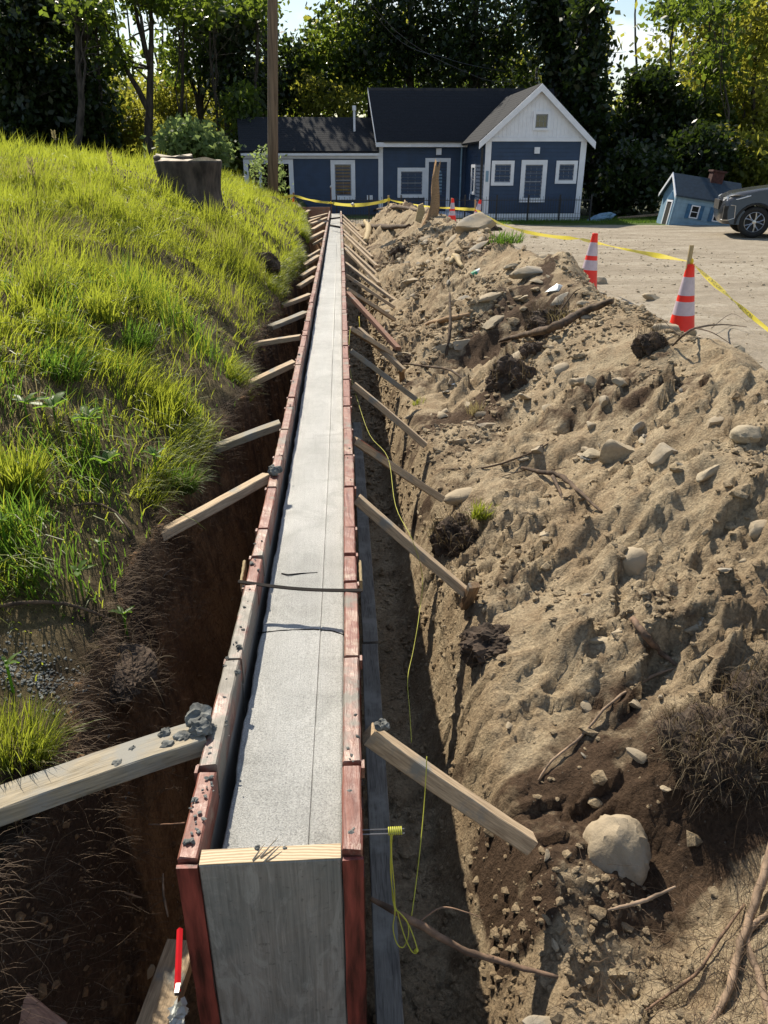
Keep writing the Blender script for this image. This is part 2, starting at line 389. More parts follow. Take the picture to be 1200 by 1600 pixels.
def concrete_mat():
    m, t, p = nodes('fresh_concrete'); v = coords(t, True, (1, 1, 1)); vl = coords(t, True, (60, 1.6, 1))
    big = noise(t, v, 2.3, 6, .6); ln = noise(t, vl, 3, 6, .6); f = noise(t, v, 260, 4, .7); tr = noise(t, coords(t, True, (1.2, 26, 1)), 2, 5)
    dp = noise(t, v, 5.5, 7, .65, 1.0); c = ramp(t, big, [(.3, (.36, .365, .35)), (.7, (.54, .545, .525))]); c = mix(t, ramp(t, dp, [(.50, (0, 0, 0)), (.66, (.55, .55, .55))]), c, (.27, .275, .26))
    c = mix(t, 1.0, c, ramp(t, f, [(.32, (.5, .5, .5)), (.6, (1.12, 1.12, 1.12))]), 'MULTIPLY')
    c = mix(t, .25, c, mix(t, 1.0, c, ramp(t, ln, [(.35, (.7, .7, .7)), (.6, (1.1, 1.1, 1.1))]), 'MULTIPLY'))
    t.links.new(c, p.inputs['Base Color'])
    t.links.new(ramp(t, tr, [(.3, (.30, .30, .30)), (.7, (.42, .42, .42))]), p.inputs['Roughness'])
    bb = bump(t, p, dp, .35, .004); b = bump(t, p, f, 1.0, .0035, bb); b = bump(t, p, ln, .2, .0020, b); bump(t, p, tr, .2, .004, b)
    return m
M['concrete'] = concrete_mat()
M['mortar'] = simple('mortar', (.15, .155, .145), .9, var=.35, scale=25, bmp=.7)
M['bulkhead'] = None
def bulkhead_mat():
    m, t, p = nodes('grey_board'); v = coords(t, False, (9, 1, .8)); v2 = coords(t, False, (1, 1, 1))
    g = noise(t, v, 2.2, 8, .6, 1.5); n = noise(t, v2, 6, 8, .65, .4)
    c = ramp(t, g, [(.3, (.22, .205, .175)), (.55, (.31, .29, .255)), (.75, (.38, .35, .30))])
    c = mix(t, ramp(t, n, [(.42, (0, 0, 0)), (.66, (1, 1, 1))]), c, (.22, .225, .205))
    c = mix(t, ramp(t, noise(t, v2, 4.5, 7, .7, 1.0), [(.54, (0, 0, 0)), (.68, (.6, .6, .6))]), c, (.46, .44, .39))
    gf = noise(t, coords(t, False, (70, 1, 2.2)), 2.0, 6, .65, .6); c = mix(t, 1.0, c, ramp(t, gf, [(.35, (.74, .74, .74)), (.62, (1.1, 1.1, 1.1))]), 'MULTIPLY')
    sp_ = noise(t, v2, 60, 5, .7); c = mix(t, ramp(t, sp_, [(.60, (0, 0, 0)), (.66, (.7, .7, .7))]), c, (.12, .12, .105))
    dr_ = noise(t, coords(t, False, (5, 1, 1.6)), 2.4, 7, .7, 2.0); c = mix(t, ramp(t, dr_, [(.50, (0, 0, 0)), (.60, (.55, .55, .55))]), c, (.42, .41, .37))
    t.links.new(c, p.inputs['Base Color']); p.inputs['Roughness'].default_value = .6
    b = bump(t, p, g, .3, .004); b = bump(t, p, gf, .4, .0015, b); bump(t, p, sp_, .4, .002, b); return m
M['bulkhead'] = bulkhead_mat()
def endgrain():
    m, t, p = nodes('end_grain'); v = coords(t, False, (1, 3.2, 1))
    wv = N(t, 'TexWave', wave_type='RINGS', rings_direction='Z'); wv.inputs['Scale'].default_value = 14; wv.inputs['Distortion'].default_value = 2.0; wv.inputs['Detail Scale'].default_value = 2
    mp = N(t, 'Mapping'); mp.inputs['Location'].default_value = (.05, .55, 0); t.links.new(v, mp.inputs[0]); t.links.new(mp.outputs[0], wv.inputs[0])
    t.links.new(ramp(t, wv.outputs[0], [(.2, (.40, .29, .17)), (.8, (.62, .49, .32))]), p.inputs['Base Color']); p.inputs['Roughness'].default_value = .7
    return m
M['endgrain'] = endgrain()
def rockmat(name, a, b):
    m, t, p = nodes(name); v = coords(t, True, (1, 1, 1)); n = noise(t, v, 6, 8, .65, .5); n2 = noise(t, v, 55, 6, .7); d = noise(t, v, 3, 5)
    c = ramp(t, n, [(.3, a), (.7, b)]); c = mix(t, 1.0, c, ramp(t, n2, [(.35, (.7, .7, .7)), (.65, (1.12, 1.12, 1.12))]), 'MULTIPLY')
    c = mix(t, ramp(t, d, [(.34, (0, 0, 0)), (.52, (.92, .92, .92))]), c, (.36, .29, .195))
    t.links.new(c, p.inputs['Base Color']); p.inputs['Roughness'].default_value = .85
    q = bump(t, p, n, .4, .02); bump(t, p, n2, .6, .006, q); return m
M['rock'] = rockmat('grey_rock', (.20, .19, .165), (.33, .31, .27))
M['rock_tan'] = rockmat('tan_rock', (.33, .27, .18), (.46, .39, .27))
M['root'] = simple('root_bark', (.20, .125, .08), .85, var=.4, scale=18, bmp=.6)
M['root_pale'] = simple('pale_root', (.30, .21, .14), .85, var=.35, scale=22, bmp=.5)
M['root_dark'] = simple('dark_root', (.10, .065, .04), .9, var=.4, scale=18, bmp=.5)
M['fibre'] = leafmat('root_fibre', (.055, .036, .024), (.20, .14, .09), (.22, .15, .09), .12, .8)
M['grass'] = leafmat('grass_blades', (.075, .13, .018), (.19, .22, .04), (.46, .52, .05), .55)
M['grass_dry'] = leafmat('dry_grass', (.22, .18, .08), (.36, .30, .16), (.45, .38, .18), .4)
M['grass_dead'] = leafmat('dead_grass', (.07, .052, .032), (.19, .15, .09), (.2, .15, .08), .2, .8)
M['grass_deep'] = leafmat('deep_green_grass', (.035, .085, .016), (.09, .14, .028), (.20, .36, .04), .5)
M['weed'] = leafmat('broad_leaves', (.06, .14, .025), (.12, .2, .035), (.32, .55, .05), .5)
M['sod'] = simple('sod_earth', (.075, .052, .036), .98, var=.4, scale=14, bmp=1.0, world=True)
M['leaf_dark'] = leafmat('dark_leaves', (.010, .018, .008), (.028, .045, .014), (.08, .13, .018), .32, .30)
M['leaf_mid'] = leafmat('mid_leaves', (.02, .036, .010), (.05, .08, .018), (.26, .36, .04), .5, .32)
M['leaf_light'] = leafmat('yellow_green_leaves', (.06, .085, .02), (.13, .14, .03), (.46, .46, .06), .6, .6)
M['leaf_shrub'] = leafmat('pale_shrub_leaves', (.09, .14, .05), (.16, .22, .09), (.38, .50, .15), .5, .6)
M['bark'] = simple('bark', (.055, .045, .036), .95, var=.4, scale=9, bmp=.8, stretch=(1, 1, .3))
M['stump_bark'] = simple('stump_bark', (.075, .06, .05), .95, var=.5, scale=8, bmp=1.0, stretch=(1, 1, .35))
M['cutwood'] = simple('cut_wood', (.50, .42, .31), .8, var=.25, scale=14, bmp=.3)
M['pole'] = simple('pole_wood', (.17, .12, .08), .9, var=.3, scale=6, bmp=.6, stretch=(3, 3, .15))
M['siding'] = simple('blue_siding', (.020, .047, .105), .55, var=.10, scale=3, world=True)
M['white'] = simple('white_trim', (.76, .79, .86), .5, var=.04, scale=4, world=True)
M['shingle'] = simple('dark_shingles', (.013, .016, .023), .98, var=.3, scale=30, bmp=.5, world=True)
M['muntin'] = simple('muntin_paint', (.22, .24, .28), .5)
M['glass'] = simple('window_glass', (.012, .014, .016), .06, var=.3, scale=2, spec=1.0)
M['dark'] = simple('painted_interior_shade', (.008, .008, .008), .9)  # near-black colour stands in for the shade inside openings
M['door'] = simple('black_door', (.012, .012, .016), .35)
M['wire'] = simple('black_wire', (.015, .015, .018), .5)
M['orange'] = simple('orange_plastic', (.95, .028, .012), .45, var=.06, scale=6)
M['reflect'] = simple('white_sleeve', (.60, .50, .56), .35, var=.06, scale=20)
M['black'] = simple('black_rubber', (.02, .02, .02), .8, var=.3)
def tape_mat():
    m, t, p = nodes('yellow_tape'); p.inputs['Base Color'].default_value = (.80, .66, .06, 1); p.inputs['Roughness'].default_value = .3
    tr = N(t, 'BsdfTranslucent'); tr.inputs[0].default_value = (.95, .85, .18, 1); mx = N(t, 'MixShader'); mx.inputs[0].default_value = .45
    t.links.new(p.outputs[0], mx.inputs[1]); t.links.new(tr.outputs[0], mx.inputs[2]); t.links.new(mx.outputs[0], t.nodes['Material Output'].inputs[0]); return m
M['tape'] = tape_mat()
M['string'] = simple('yellow_string', (.50, .50, .06), .6, var=.1)
M['play_wall'] = simple('pale_blue_boards', (.20, .33, .45), .6, var=.08, scale=5)
M['play_roof'] = simple('slate_blue_roof', (.022, .042, .065), .75, var=.15, scale=10)
M['play_blue'] = simple('blue_shutter', (.03, .12, .24), .6)
M['brick'] = simple('chimney_red', (.06, .022, .02), .9, var=.3, scale=12)
M['carpaint'] = simple('grey_car_paint', (.06, .065, .075), .22, .5, .03)
M['silver'] = simple('silver_paint', (.42, .45, .48), .25, .4, .03)
M['tyre'] = simple('tyre_rubber', (.014, .014, .014), .8)
M['rim'] = simple('alloy', (.50, .51, .53), .28, .85, .05)
M['lamp'] = simple('headlight_lens', (.75, .78, .80), .08, .3, .05)
M['redplastic'] = simple('red_plastic', (.62, .02, .03), .35, var=.08)
M['plastic'] = simple('white_plastic', (.75, .78, .76), .3, var=.05)
M['green'] = simple('green_plastic', (.05, .35, .18), .4)
# ================================================================== GROUND
def axis_y():
    a = [-1.2]
    while a[-1] < 27: a.append(a[-1] + max(.011, .0062*max(a[-1], 0.1)))
    b = [a[-1]]
    while b[-1] < 900: b.append(b[-1] + max(.25, (b[-1]-25)*.12))
    c = [-1.2]; s = .15
    while c[-1] > -300: c.append(c[-1]-s); s *= 1.35
    return np.array(c[::-1][:-1] + a + b[1:])
def axis_x():
    a = list(np.arange(-1.15, 2.95, .0135)); b = [a[-1]]; s = .0135
    while b[-1] < 800: b.append(b[-1]+s); s *= 1.035 if b[-1] < 12 else 1.2
    c = [a[0]]; s = .0135
    while c[-1] > -800: c.append(c[-1]-s); s *= 1.035 if c[-1] > -12 else 1.2
    return np.array(c[::-1][:-1] + a + b[1:])
ay, ax = axis_y(), axis_x()
GX, GY = np.meshgrid(ax, ay)
GZ = height(GX, GY)
GD = np.zeros_like(GZ)
cxg = crest_x(GY); Lg = lip_x(GY); fcg = form_c(GY)
blot = fbm(GX*1.15, GY*1.15, 201, 5)*2; blot2 = fbm(GX*3.1, GY*2.6, 203, 4)*2
GD = sst((blot-.08)/.25)*0.50 + sst((blot2-.18)/.2)*.38
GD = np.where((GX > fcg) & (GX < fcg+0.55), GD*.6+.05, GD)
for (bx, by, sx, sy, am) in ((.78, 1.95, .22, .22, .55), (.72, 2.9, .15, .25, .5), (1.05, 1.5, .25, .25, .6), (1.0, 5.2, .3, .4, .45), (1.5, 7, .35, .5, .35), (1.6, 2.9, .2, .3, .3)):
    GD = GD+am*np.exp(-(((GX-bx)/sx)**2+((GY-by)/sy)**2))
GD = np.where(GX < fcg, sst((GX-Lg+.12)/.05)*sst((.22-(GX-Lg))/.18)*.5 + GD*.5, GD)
GG = sst((GX-5.0)/1.5)*sst((GY-23.8)/1.2) + sst((GY-27)/2)       # grass creeping in at the back of the lot
ny, nx = GX.shape
V = np.stack([GX, GY, GZ], -1).reshape(-1, 3)
ii, jj = np.meshgrid(np.arange(ny-1), np.arange(nx-1), indexing='ij')
q = np.stack([ii*nx+jj, ii*nx+jj+1, (ii+1)*nx+jj+1, (ii+1)*nx+jj], -1).reshape(-1, 4)
mx_ = ((GX[:-1, :-1]+GX[1:, 1:])/2).ravel(); my_ = ((GY[:-1, :-1]+GY[1:, 1:])/2).ravel()
Lm = lip_x(my_); fm = form_c(my_); cm = crest_x(my_)
lot_edge = cm+0.75+.12*fbm(my_*3, mx_*3, 300, 3)
reg = np.full(len(q), 3)                                          # gravel lot
reg = np.where(mx_ < lot_edge, 2, reg)
reg = np.where(mx_ < fm+.74, 1, reg)
reg = np.where((mx_ < Lm) , 0, reg)
reg = np.where((my_ > 25.6) & (mx_ > Lm), 3, reg)
reg = np.where((my_ > 30) | (mx_ > 16) | (mx_ < -16), 4, reg)
reg = np.where((my_ < -1.3), 3, reg)
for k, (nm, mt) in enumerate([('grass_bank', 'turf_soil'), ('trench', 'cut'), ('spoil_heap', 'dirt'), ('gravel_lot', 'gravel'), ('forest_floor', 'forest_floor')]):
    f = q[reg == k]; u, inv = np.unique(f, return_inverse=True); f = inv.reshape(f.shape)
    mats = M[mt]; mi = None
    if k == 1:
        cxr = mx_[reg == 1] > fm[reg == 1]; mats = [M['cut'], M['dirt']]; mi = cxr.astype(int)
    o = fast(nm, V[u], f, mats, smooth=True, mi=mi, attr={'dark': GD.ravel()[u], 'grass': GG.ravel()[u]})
    tag(o, kind='structure')

# ---- loose earth: clods and grit, real stones too many to count
_ico = {}
def ico(n):
    if n not in _ico:
        bm = bmesh.new(); bmesh.ops.create_icosphere(bm, subdivisions=n, radius=1)
        _ico[n] = (np.array([v.co[:] for v in bm.verts]), np.array([[v.index for v in f.verts] for f in bm.faces])); bm.free()
    return _ico[n]
def scatter_clods(name, pts, size, mat, sub=1, flat=.6, seed=1):
    r = np.random.default_rng(seed); B, Fc = ico(sub); n = len(pts)
    var = [B*(1+r.uniform(-.32, .32, (len(B), 1))) for _ in range(12)]
    Vs = np.empty((n, len(B), 3))
    for i in range(n):
        a = r.uniform(0, 6.28); c, s_ = math.cos(a), math.sin(a)
        b = var[i % 12]*np.array([size[i]*r.uniform(.7, 1.3), size[i]*r.uniform(.6, 1.1), size[i]*flat*r.uniform(.6, 1.2)])
        t = r.uniform(-.5, .5); ct, st = math.cos(t), math.sin(t)
        x = b[:, 0]*ct-b[:, 2]*st; z = b[:, 0]*st+b[:, 2]*ct
        Vs[i, :, 0] = x*c-b[:, 1]*s_+pts[i][0]; Vs[i, :, 1] = x*s_+b[:, 1]*c+pts[i][1]; Vs[i, :, 2] = z+pts[i][2]
    Fs = (Fc[None]+(np.arange(n)*len(B))[:, None, None]).reshape(-1, 3)
    return tag(fast(name, Vs.reshape(-1, 3), Fs, mat, smooth=False), kind='stuff')
def ground_pts(n, fx, y0, y1, seed, power=1.6, sink=.2, size=(.006, .02), cl=None):
    r = np.random.default_rng(seed)
    y = y0+(y1-y0)*r.random(n)**power; a, b = fx(y); x = a+(b-a)*r.random(n)
    if cl is not None:
        k = (fbm(x*cl, y*cl, seed, 3)*2+.15) > r.random(n)*.6; x, y = x[k], y[k]
    s = size[0]+(size[1]-size[0])*r.random(len(x))**3.2; s = s*np.clip(y/5, .75, 2.2)
    z = height(x, y)+s*(.35-sink)
    return np.stack([x, y, z], -1), s
P, s = ground_pts(54000, lambda y: (form_c(y)+.35, crest_x(y)+.7), .75, 16, 31, 1.9, size=(.004, .027), cl=1.6); scatter_clods('loose_clods', P, s, M['dirt'], seed=2)
P, s = ground_pts(5200, lambda y: (form_c(y)+.35, crest_x(y)+.5), .75, 22, 32, 1.4, size=(.010, .045), cl=.8); scatter_clods('stone_rubble', P, s, M['dirt'], seed=3, flat=.5)
P, s = ground_pts(3500, lambda y: (form_c(y)+.18, form_c(y)+.62), .6, 14, 33, 1.8, size=(.005, .028)); scatter_clods('trench_rubble', P, s, M['dirt'], seed=4)
P, s = ground_pts(4200, lambda y: (lip_x(y), form_c(y)-.2), .6, 9, 34, 1.8, size=(.005, .022)); scatter_clods('trench_crumbs', P, s, M['cut'], seed=5)
P, s = ground_pts(2600, lambda y: (crest_x(y)+.75, crest_x(y)+6), 4, 22, 35, 1.2, size=(.003, .014)); scatter_clods('lot_pebbles', P, s, M['rock_tan'], seed=6)
P, s = ground_pts(3800, lambda y: (lip_x(y)-.7, lip_x(y)+.02), .9, 8, 36, 1.8, size=(.004, .018), cl=1.2); scatter_clods('bank_crumbs', P, s, M['turf_soil'], seed=7)

# ================================================================== CONCRETE WALL AND ITS FORMWORK
Y0 = 1.10; Y1 = 24.55; HW = 0.145
def concrete():
    ys = [Y0+.042]
    while ys[-1] < Y1: ys.append(ys[-1]+max(.01, ys[-1]*.005))
    ys = np.array(ys); us = np.concatenate([[-.84, -.835, -.825, -.81], np.linspace(-.77, .44, 16), [.47, .485, .50, .515, .53], np.linspace(.57, .9, 5), [.94, .97, .99, 1]])
    U, YY = np.meshgrid(us, ys); c = form_c(YY)-.002
    X = c+U*HW + np.where(U < -.80, .006*fbm(YY*14, YY*0, 14, 3)*2, 0)
    Z = -.070+.0016*fbm(X*30, YY*9, 5, 3)*2+.0025*fbm(X*3, YY*2.5, 6, 3)*2
    g = np.exp(-((U-.49-.03*fbm(YY*.7, YY*0, 9, 2))/.012)**2); Z = Z-.004*g+.0025*np.exp(-((U-.465-.03*fbm(YY*.7, YY*0, 9, 2))/.012)**2)
    Z = Z-.006*(np.clip((U-.95)/.05, 0, 1)**2+np.clip((-U-.805)/.035, 0, 1)**2)
    Z = Z-.002*np.exp(-((YY-2.088-.02*U)/.006)**2)+.001*np.exp(-((YY-2.10-.02*U)/.006)**2)
    ny, nx = X.shape; top = np.stack([X, YY, Z], -1).reshape(-1, 3)
    ii, jj = np.meshgrid(np.arange(ny-1), np.arange(nx-1), indexing='ij')
    F = np.stack([ii*nx+jj, ii*nx+jj+1, (ii+1)*nx+jj+1, (ii+1)*nx+jj], -1).reshape(-1, 4)
    bot = top.copy(); bot[:, 2] = -1.0; n = len(top); e = []
    for i in range(ny-1):
        e.append((i*nx, (i+1)*nx, (i+1)*nx+n, i*nx+n)); e.append(((i+1)*nx-1, (i+1)*nx-1+n, (i+2)*nx-1+n, (i+2)*nx-1))
    for j in range(nx-1):
        e.append((j, j+n, j+1+n, j+1)); k = (ny-1)*nx+j; e.append((k, k+1, k+1+n, k+n))
    o = fast('concrete_wall', np.concatenate([top, bot]), np.concatenate([F, np.array(e)]), M['concrete'], smooth=True)
    smooth_angle(o)
    return tag(o, 'long freshly poured concrete foundation wall, its damp pale top glaring between red forms', 'wall')
concrete()

breaks = [1.10, 1.36, 1.78, 2.20, 2.40, 2.62, 3.02, 3.42]
k = 0
while breaks[-1] < Y1-.5: breaks.append(breaks[-1]+(.40, .40, .20)[k % 3]); k += 1
def formwork(side, label):
    root = thing('formwork', label, 'formwork', (form_c(1.1), 1.1, 0))
    fb = [0]*6
    for i in range(len(breaks)-1):
        a, b = breaks[i], breaks[i+1]; y = (a+b)/2; c = float(form_c(y)); L = b-a
        ang = -(float(form_c(b))-float(form_c(a)))/L
        t = .043 if side > 0 else .041
        jx = random.uniform(-.0025, .0025); jz = random.uniform(-.003, .004)
        gap = .012 if (i % 3) else .026
        M_ = Matrix.Translation((c+jx, y, .03+jz)) @ Matrix.Rotation(ang, 4, 'Z')
        x0, x1 = (HW, HW+t) if side > 0 else (-HW-t, -HW)
        # top rail, a chamfered timber; worn edges come from a wobble of the section
        nseg = max(4, int(L/.035)) if y < 5 else 3
        vs = []; pr = [(x0+.004, -.09), (x1-.004, -.09), (x1, -.086), (x1, -.004), (x1-.004, 0), (x0+.004, 0), (x0, -.004), (x0, -.086)]
        for s_ in range(nseg+1):
            yy = -L/2+gap/2+(L-gap)*s_/nseg
            for px, pz in pr:
                wob = random.uniform(-.0012, .0012)*(1 if y < 6 else 2)
                vs.append(M_ @ Vector((px+wob, yy+(random.uniform(-.003, .003) if s_ in (0, nseg) else 0), pz+wob*.7)))
        fs = [(s_*8+j, s_*8+(j+1) % 8, (s_+1)*8+(j+1) % 8, (s_+1)*8+j) for s_ in range(nseg) for j in range(8)]
        fs += [tuple(range(7, -1, -1)), tuple(nseg*8+j for j in range(8))]
        ms = ('form_red', 'form_worn', 'form_crust')
        if y < 4: pick = {0: 'form_red', 1: 'form_crust', 2: 'form_crust' if side < 0 else 'form_worn', 3: 'form_red', 4: 'form_red' if side > 0 else 'form_crust', 5: 'form_red', 6: 'form_worn'}.get(i, 'form_worn')
        else: pick = random.choice(ms[:2] if y < 12 else ('form_crust', 'form_worn', 'form_worn'))
        rail = MB().add(vs, fs).build('form_panel', M[pick], root, world=True)
        # plywood inner face and outer framing
        xi0, xi1 = (HW+.001, HW+.013) if side > 0 else (-HW-.013, -HW-.001)
        MB().box(xi0, xi1, -L/2+.002, L/2-.002, -1.02, -.0905, M=M_).build('face_board', M['form_face'], rail, world=True)
        if y < 14:
            fr = MB()
            xo0, xo1 = (HW+.0135, HW+t+.004) if side > 0 else (-HW-t-.004, -HW-.0135)
            for q in (-L/2+.02, L/2-.055): fr.box(xo0, xo1, q, q+.035, -1.0, -.0915, M=M_)
            for zz in (-.30, -.55, -.85): fr.box(xo0, xo1-.004 if side > 0 else xo1, -L/2+.056, L/2-.056, zz, zz+.035, M=M_)
            fr.build('outer_frame', M['form_out'], rail, world=True)
        # joint hardware: wedge plates poking out at the notch
        if y < 9 and i:
            hw = MB(); xs = (HW+t+.001, HW+t+.008) if side > 0 else (-HW-t-.008, -HW-t-.001)
            hw.box(xs[0], xs[1], -L/2-.014, -L/2+.010, -.035, -.004, M=M_); hw.box(xs[0], xs[1], -L/2+.015, -L/2+.022, -.05, -.012, M=M_)
            hw.build('wedge_plate', M['form_worn'], rail, world=True)
            nt_ = MB().box(x0+.003, x1-.003, -L/2-.012, -L/2+.012, -.07, -.020, M=M_)
            nt_.build('joint_block', M['form_red'], rail, world=True)
    # the deep end stile seen edge-on at the near end
    t = .043; c = float(form_c(1.1)); x0, x1 = (c+HW+.001, c+HW+t) if side > 0 else (c-HW-t, c-HW-.001)
    st = MB()
    n = 14
    for i in range(n+1):
        z = -1.0+(1.018)*i/n
        for (px, py) in ((x0, 1.097), (x1, 1.097), (x1, 1.1055), (x0, 1.1055)):
            st.v.append((px+random.uniform(-.0015, .0015), py-(.008 if i == n else 0)*0+random.uniform(-.001, .001), z))
    for i in range(n):
        for j in range(4): st.f.append((i*4+j, i*4+(j+1) % 4, (i+1)*4+(j+1) % 4, (i+1)*4+j)); st.m.append(0)
    st.f += [(3, 2, 1, 0), tuple(n*4+j for j in range(4))]; st.m += [0, 0]
    st.build('end_stile', M['form_out' if False else 'form_stile'], root, world=True)
    return root
M['form_stile'] = simple('stile_paint', (.21, .045, .032), .55, var=.5, scale=5, bmp=.4, world=True, stretch=(8, 8, 1))
formwork(-1, 'left row of red painted concrete forms, mortar-crusted, standing along the grassy bank side')
fr_ = formwork(1, 'right row of red painted concrete forms standing along the dirt heap side')

# end board closing the pour
eb = thing('end_board', 'wide grey wet-stained board closing the near end of the concrete pour', 'board', (float(form_c(1.1)), 1.120, -.45))
MB().box(-.1435, .1435, -.019, .019, -.6, .468).build('board_face', M['bulkhead'], eb, bevel=.003)
MB().box(-.1425, .1425, -.018, .018, .4685, .4705).build('end_grain', M['endgrain'], eb)
sp = MB()
for sx, sy, l, a in ((-.02, .012, .05, .9), (-.035, .006, .04, 1.0), (-.012, .0, .045, .8)):
    d = Vector((math.cos(a), math.sin(a), .12))*l; sp.tube([Vector((sx, sy-.02, .472)), Vector((sx, sy-.02, .474))+d*.5, Vector((sx, sy-.02, .473))+d], [.0028, .002, .0008], 4)
sp.build('splinter', M['cutwood'], eb)

def lump(name, p, s, mat, seed, label=None, cat=None, group=None, sub=2, flat=.7, parent=None, amp=.35, freq=1.6):
    B, Fc = ico(sub); r = np.random.default_rng(seed)
    o3 = r.uniform(-50, 50, 3)
    n = fbm(B[:, 0]*freq+o3[0]+B[:, 2], B[:, 1]*freq+o3[1]-B[:, 2]*.7, seed, 4)*2 + .35*r.uniform(-1, 1, len(B))*.25
    b = B*(1+amp*n)[:, None]
    s = (s, s, s*flat) if isinstance(s, (int, float)) else s
    a = r.uniform(0, 6.28); Rz = Matrix.Rotation(a, 3, 'Z')
    Vv = [(Vector((v[0]*s[0], v[1]*s[1], v[2]*s[2]))) for v in b]
    me = bpy.data.meshes.new(name); me.from_pydata([tuple(v) for v in Vv], [], Fc.tolist()); me.materials.append(mat)
    ob = bpy.data.objects.new(name, me); COL.objects.link(ob); ob.location = p; ob.rotation_euler = (r.uniform(-.25, .25), r.uniform(-.25, .25), a)
    if parent is not None: ob.parent = parent
    if label: tag(ob, label, cat, group)
    return ob

# things across and on the pour
def strip(name, pts, w_, h_, mat, label, cat):
    mb = MB(); mb.tube(pts, [w_]*len(pts), 6); o = mb.build(name, mat, smooth=True); return tag(o, label, cat)
a, b = at_z(372, 909, .033), at_z(566, 923, .033)
mb = MB(); n = 10
for i in range(n):
    p, q_ = a.lerp(b, i/n), a.lerp(b, (i+1)/n); dz = -.012*math.sin(math.pi*i/n); dz2 = -.012*math.sin(math.pi*(i+1)/n)
    vs = [(p.x, p.y-.009, p.z+dz), (p.x, p.y+.009, p.z+dz), (p.x, p.y+.009, p.z+dz+.003), (p.x, p.y-.009, p.z+dz+.003),
          (q_.x, q_.y-.009, q_.z+dz2), (q_.x, q_.y+.009, q_.z+dz2), (q_.x, q_.y+.009, q_.z+dz2+.003), (q_.x, q_.y-.009, q_.z+dz2+.003)]
    mb.add(vs, [(0, 4, 5, 1), (1, 5, 6, 2), (2, 6, 7, 3), (3, 7, 4, 0)]+([(0, 1, 2, 3)] if i == 0 else [])+([(4, 7, 6, 5)] if i == n-1 else []))
tag(mb.build('steel_strap', M['blacksteel']), 'thin black steel strap lying across both forms over the concrete', 'strap')
strip('wire', [at_z(403, 989, -.070), at_z(440, 985, -.070), at_z(490, 983, -.069), at_z(520, 986, -.070), at_z(538, 992, -.071)], .0022, 0, M['blacksteel'], 'dark wire half sunk across the wet concrete just before the strap', 'wire')
strip('metal_sliver', [at_z(440, 896, -.069), at_z(450, 898, -.067), at_z(470, 896, -.068), at_z(496, 895, -.069)], .0026, 0, M['blacksteel'], 'short dark metal sliver lying on the concrete beyond the strap', 'scrap')
strip('spreader_bar', [at_z(516.5, 352, .04), at_z(531, 355, .04)], .02, 0, M['blacksteel'], 'dark spreader bar across the far end of the concrete pour, second from the tip', 'bar')
strip('spreader_bar', [at_z(515, 342, .04), at_z(531, 340, .04)], .02, 0, M['blacksteel'], 'dark spreader bar across the very tip of the concrete pour', 'bar')

# mortar crumbs dried on the forms
P = []; s = []
for _ in range(170):
    y = 1.15+7*random.random()**2; sd = random.choice((-1, -1, -1, 1)); u = random.gauss(0, 1)
    if fbm(np.array([y*3.]), np.array([sd*5.]), 77, 2)[0] < -.02: continue
    P.append((float(form_c(y))+sd*(HW+.02)+u*.011, y, .032)); s.append(random.uniform(.002, .0065)*(1 if random.random() > .1 else 1.9))
scatter_clods('mortar_crumbs', P, s, M['mortar'], seed=12, flat=.5)
for i, (px, py, z, s_, lb) in enumerate([(310, 1118, .055, .033, 'largest grey mortar clump, at the form end of the nearest left brace'), (314, 1136, .05, .026, 'grey mortar clump just below the largest one on the nearest left brace'),
        (288, 1152, .03, .021, 'middle-sized grey mortar clump in the middle of the nearest left brace pile'), (263, 1168, .025, .02, 'grey mortar clump on the front edge of the nearest left brace'),
        (257, 1146, .028, .014, 'small mortar clump on the back edge of the nearest left brace'), (209, 1170, .022, .010, 'small mortar bit midway along the nearest left brace'),
        (184, 1196, .022, .015, 'oblong mortar lump on its own left of the others on the nearest left brace'), (223, 1172, .022, .006, 'tiny mortar crumb between two bits on the nearest left brace'),
        (598, 1133, -.03, .018, 'grey mortar clump on top of the nearest right brace'), (402, 1325, .05, .006, 'dark mortar crumb on the pale top edge of the end board'), (445, 1325, .05, .004, 'tiny mortar crumb right of centre on the end board top'),
        (371, 1050, .035, .008, 'mortar lump on the left form below the strap'), (373, 1010, .035, .008, 'mortar lump on the left form level with the sunk wire'), (428, 735, .055, .028, 'mortar clump on the left form where the second brace meets it')]):
    lump('mortar_clump', at_z(px, py, z), s_, M['mortar'], 300+i, lb, 'mortar', 'mortar clumps dropped on the timbers', sub=3, amp=.6, freq=2.6)

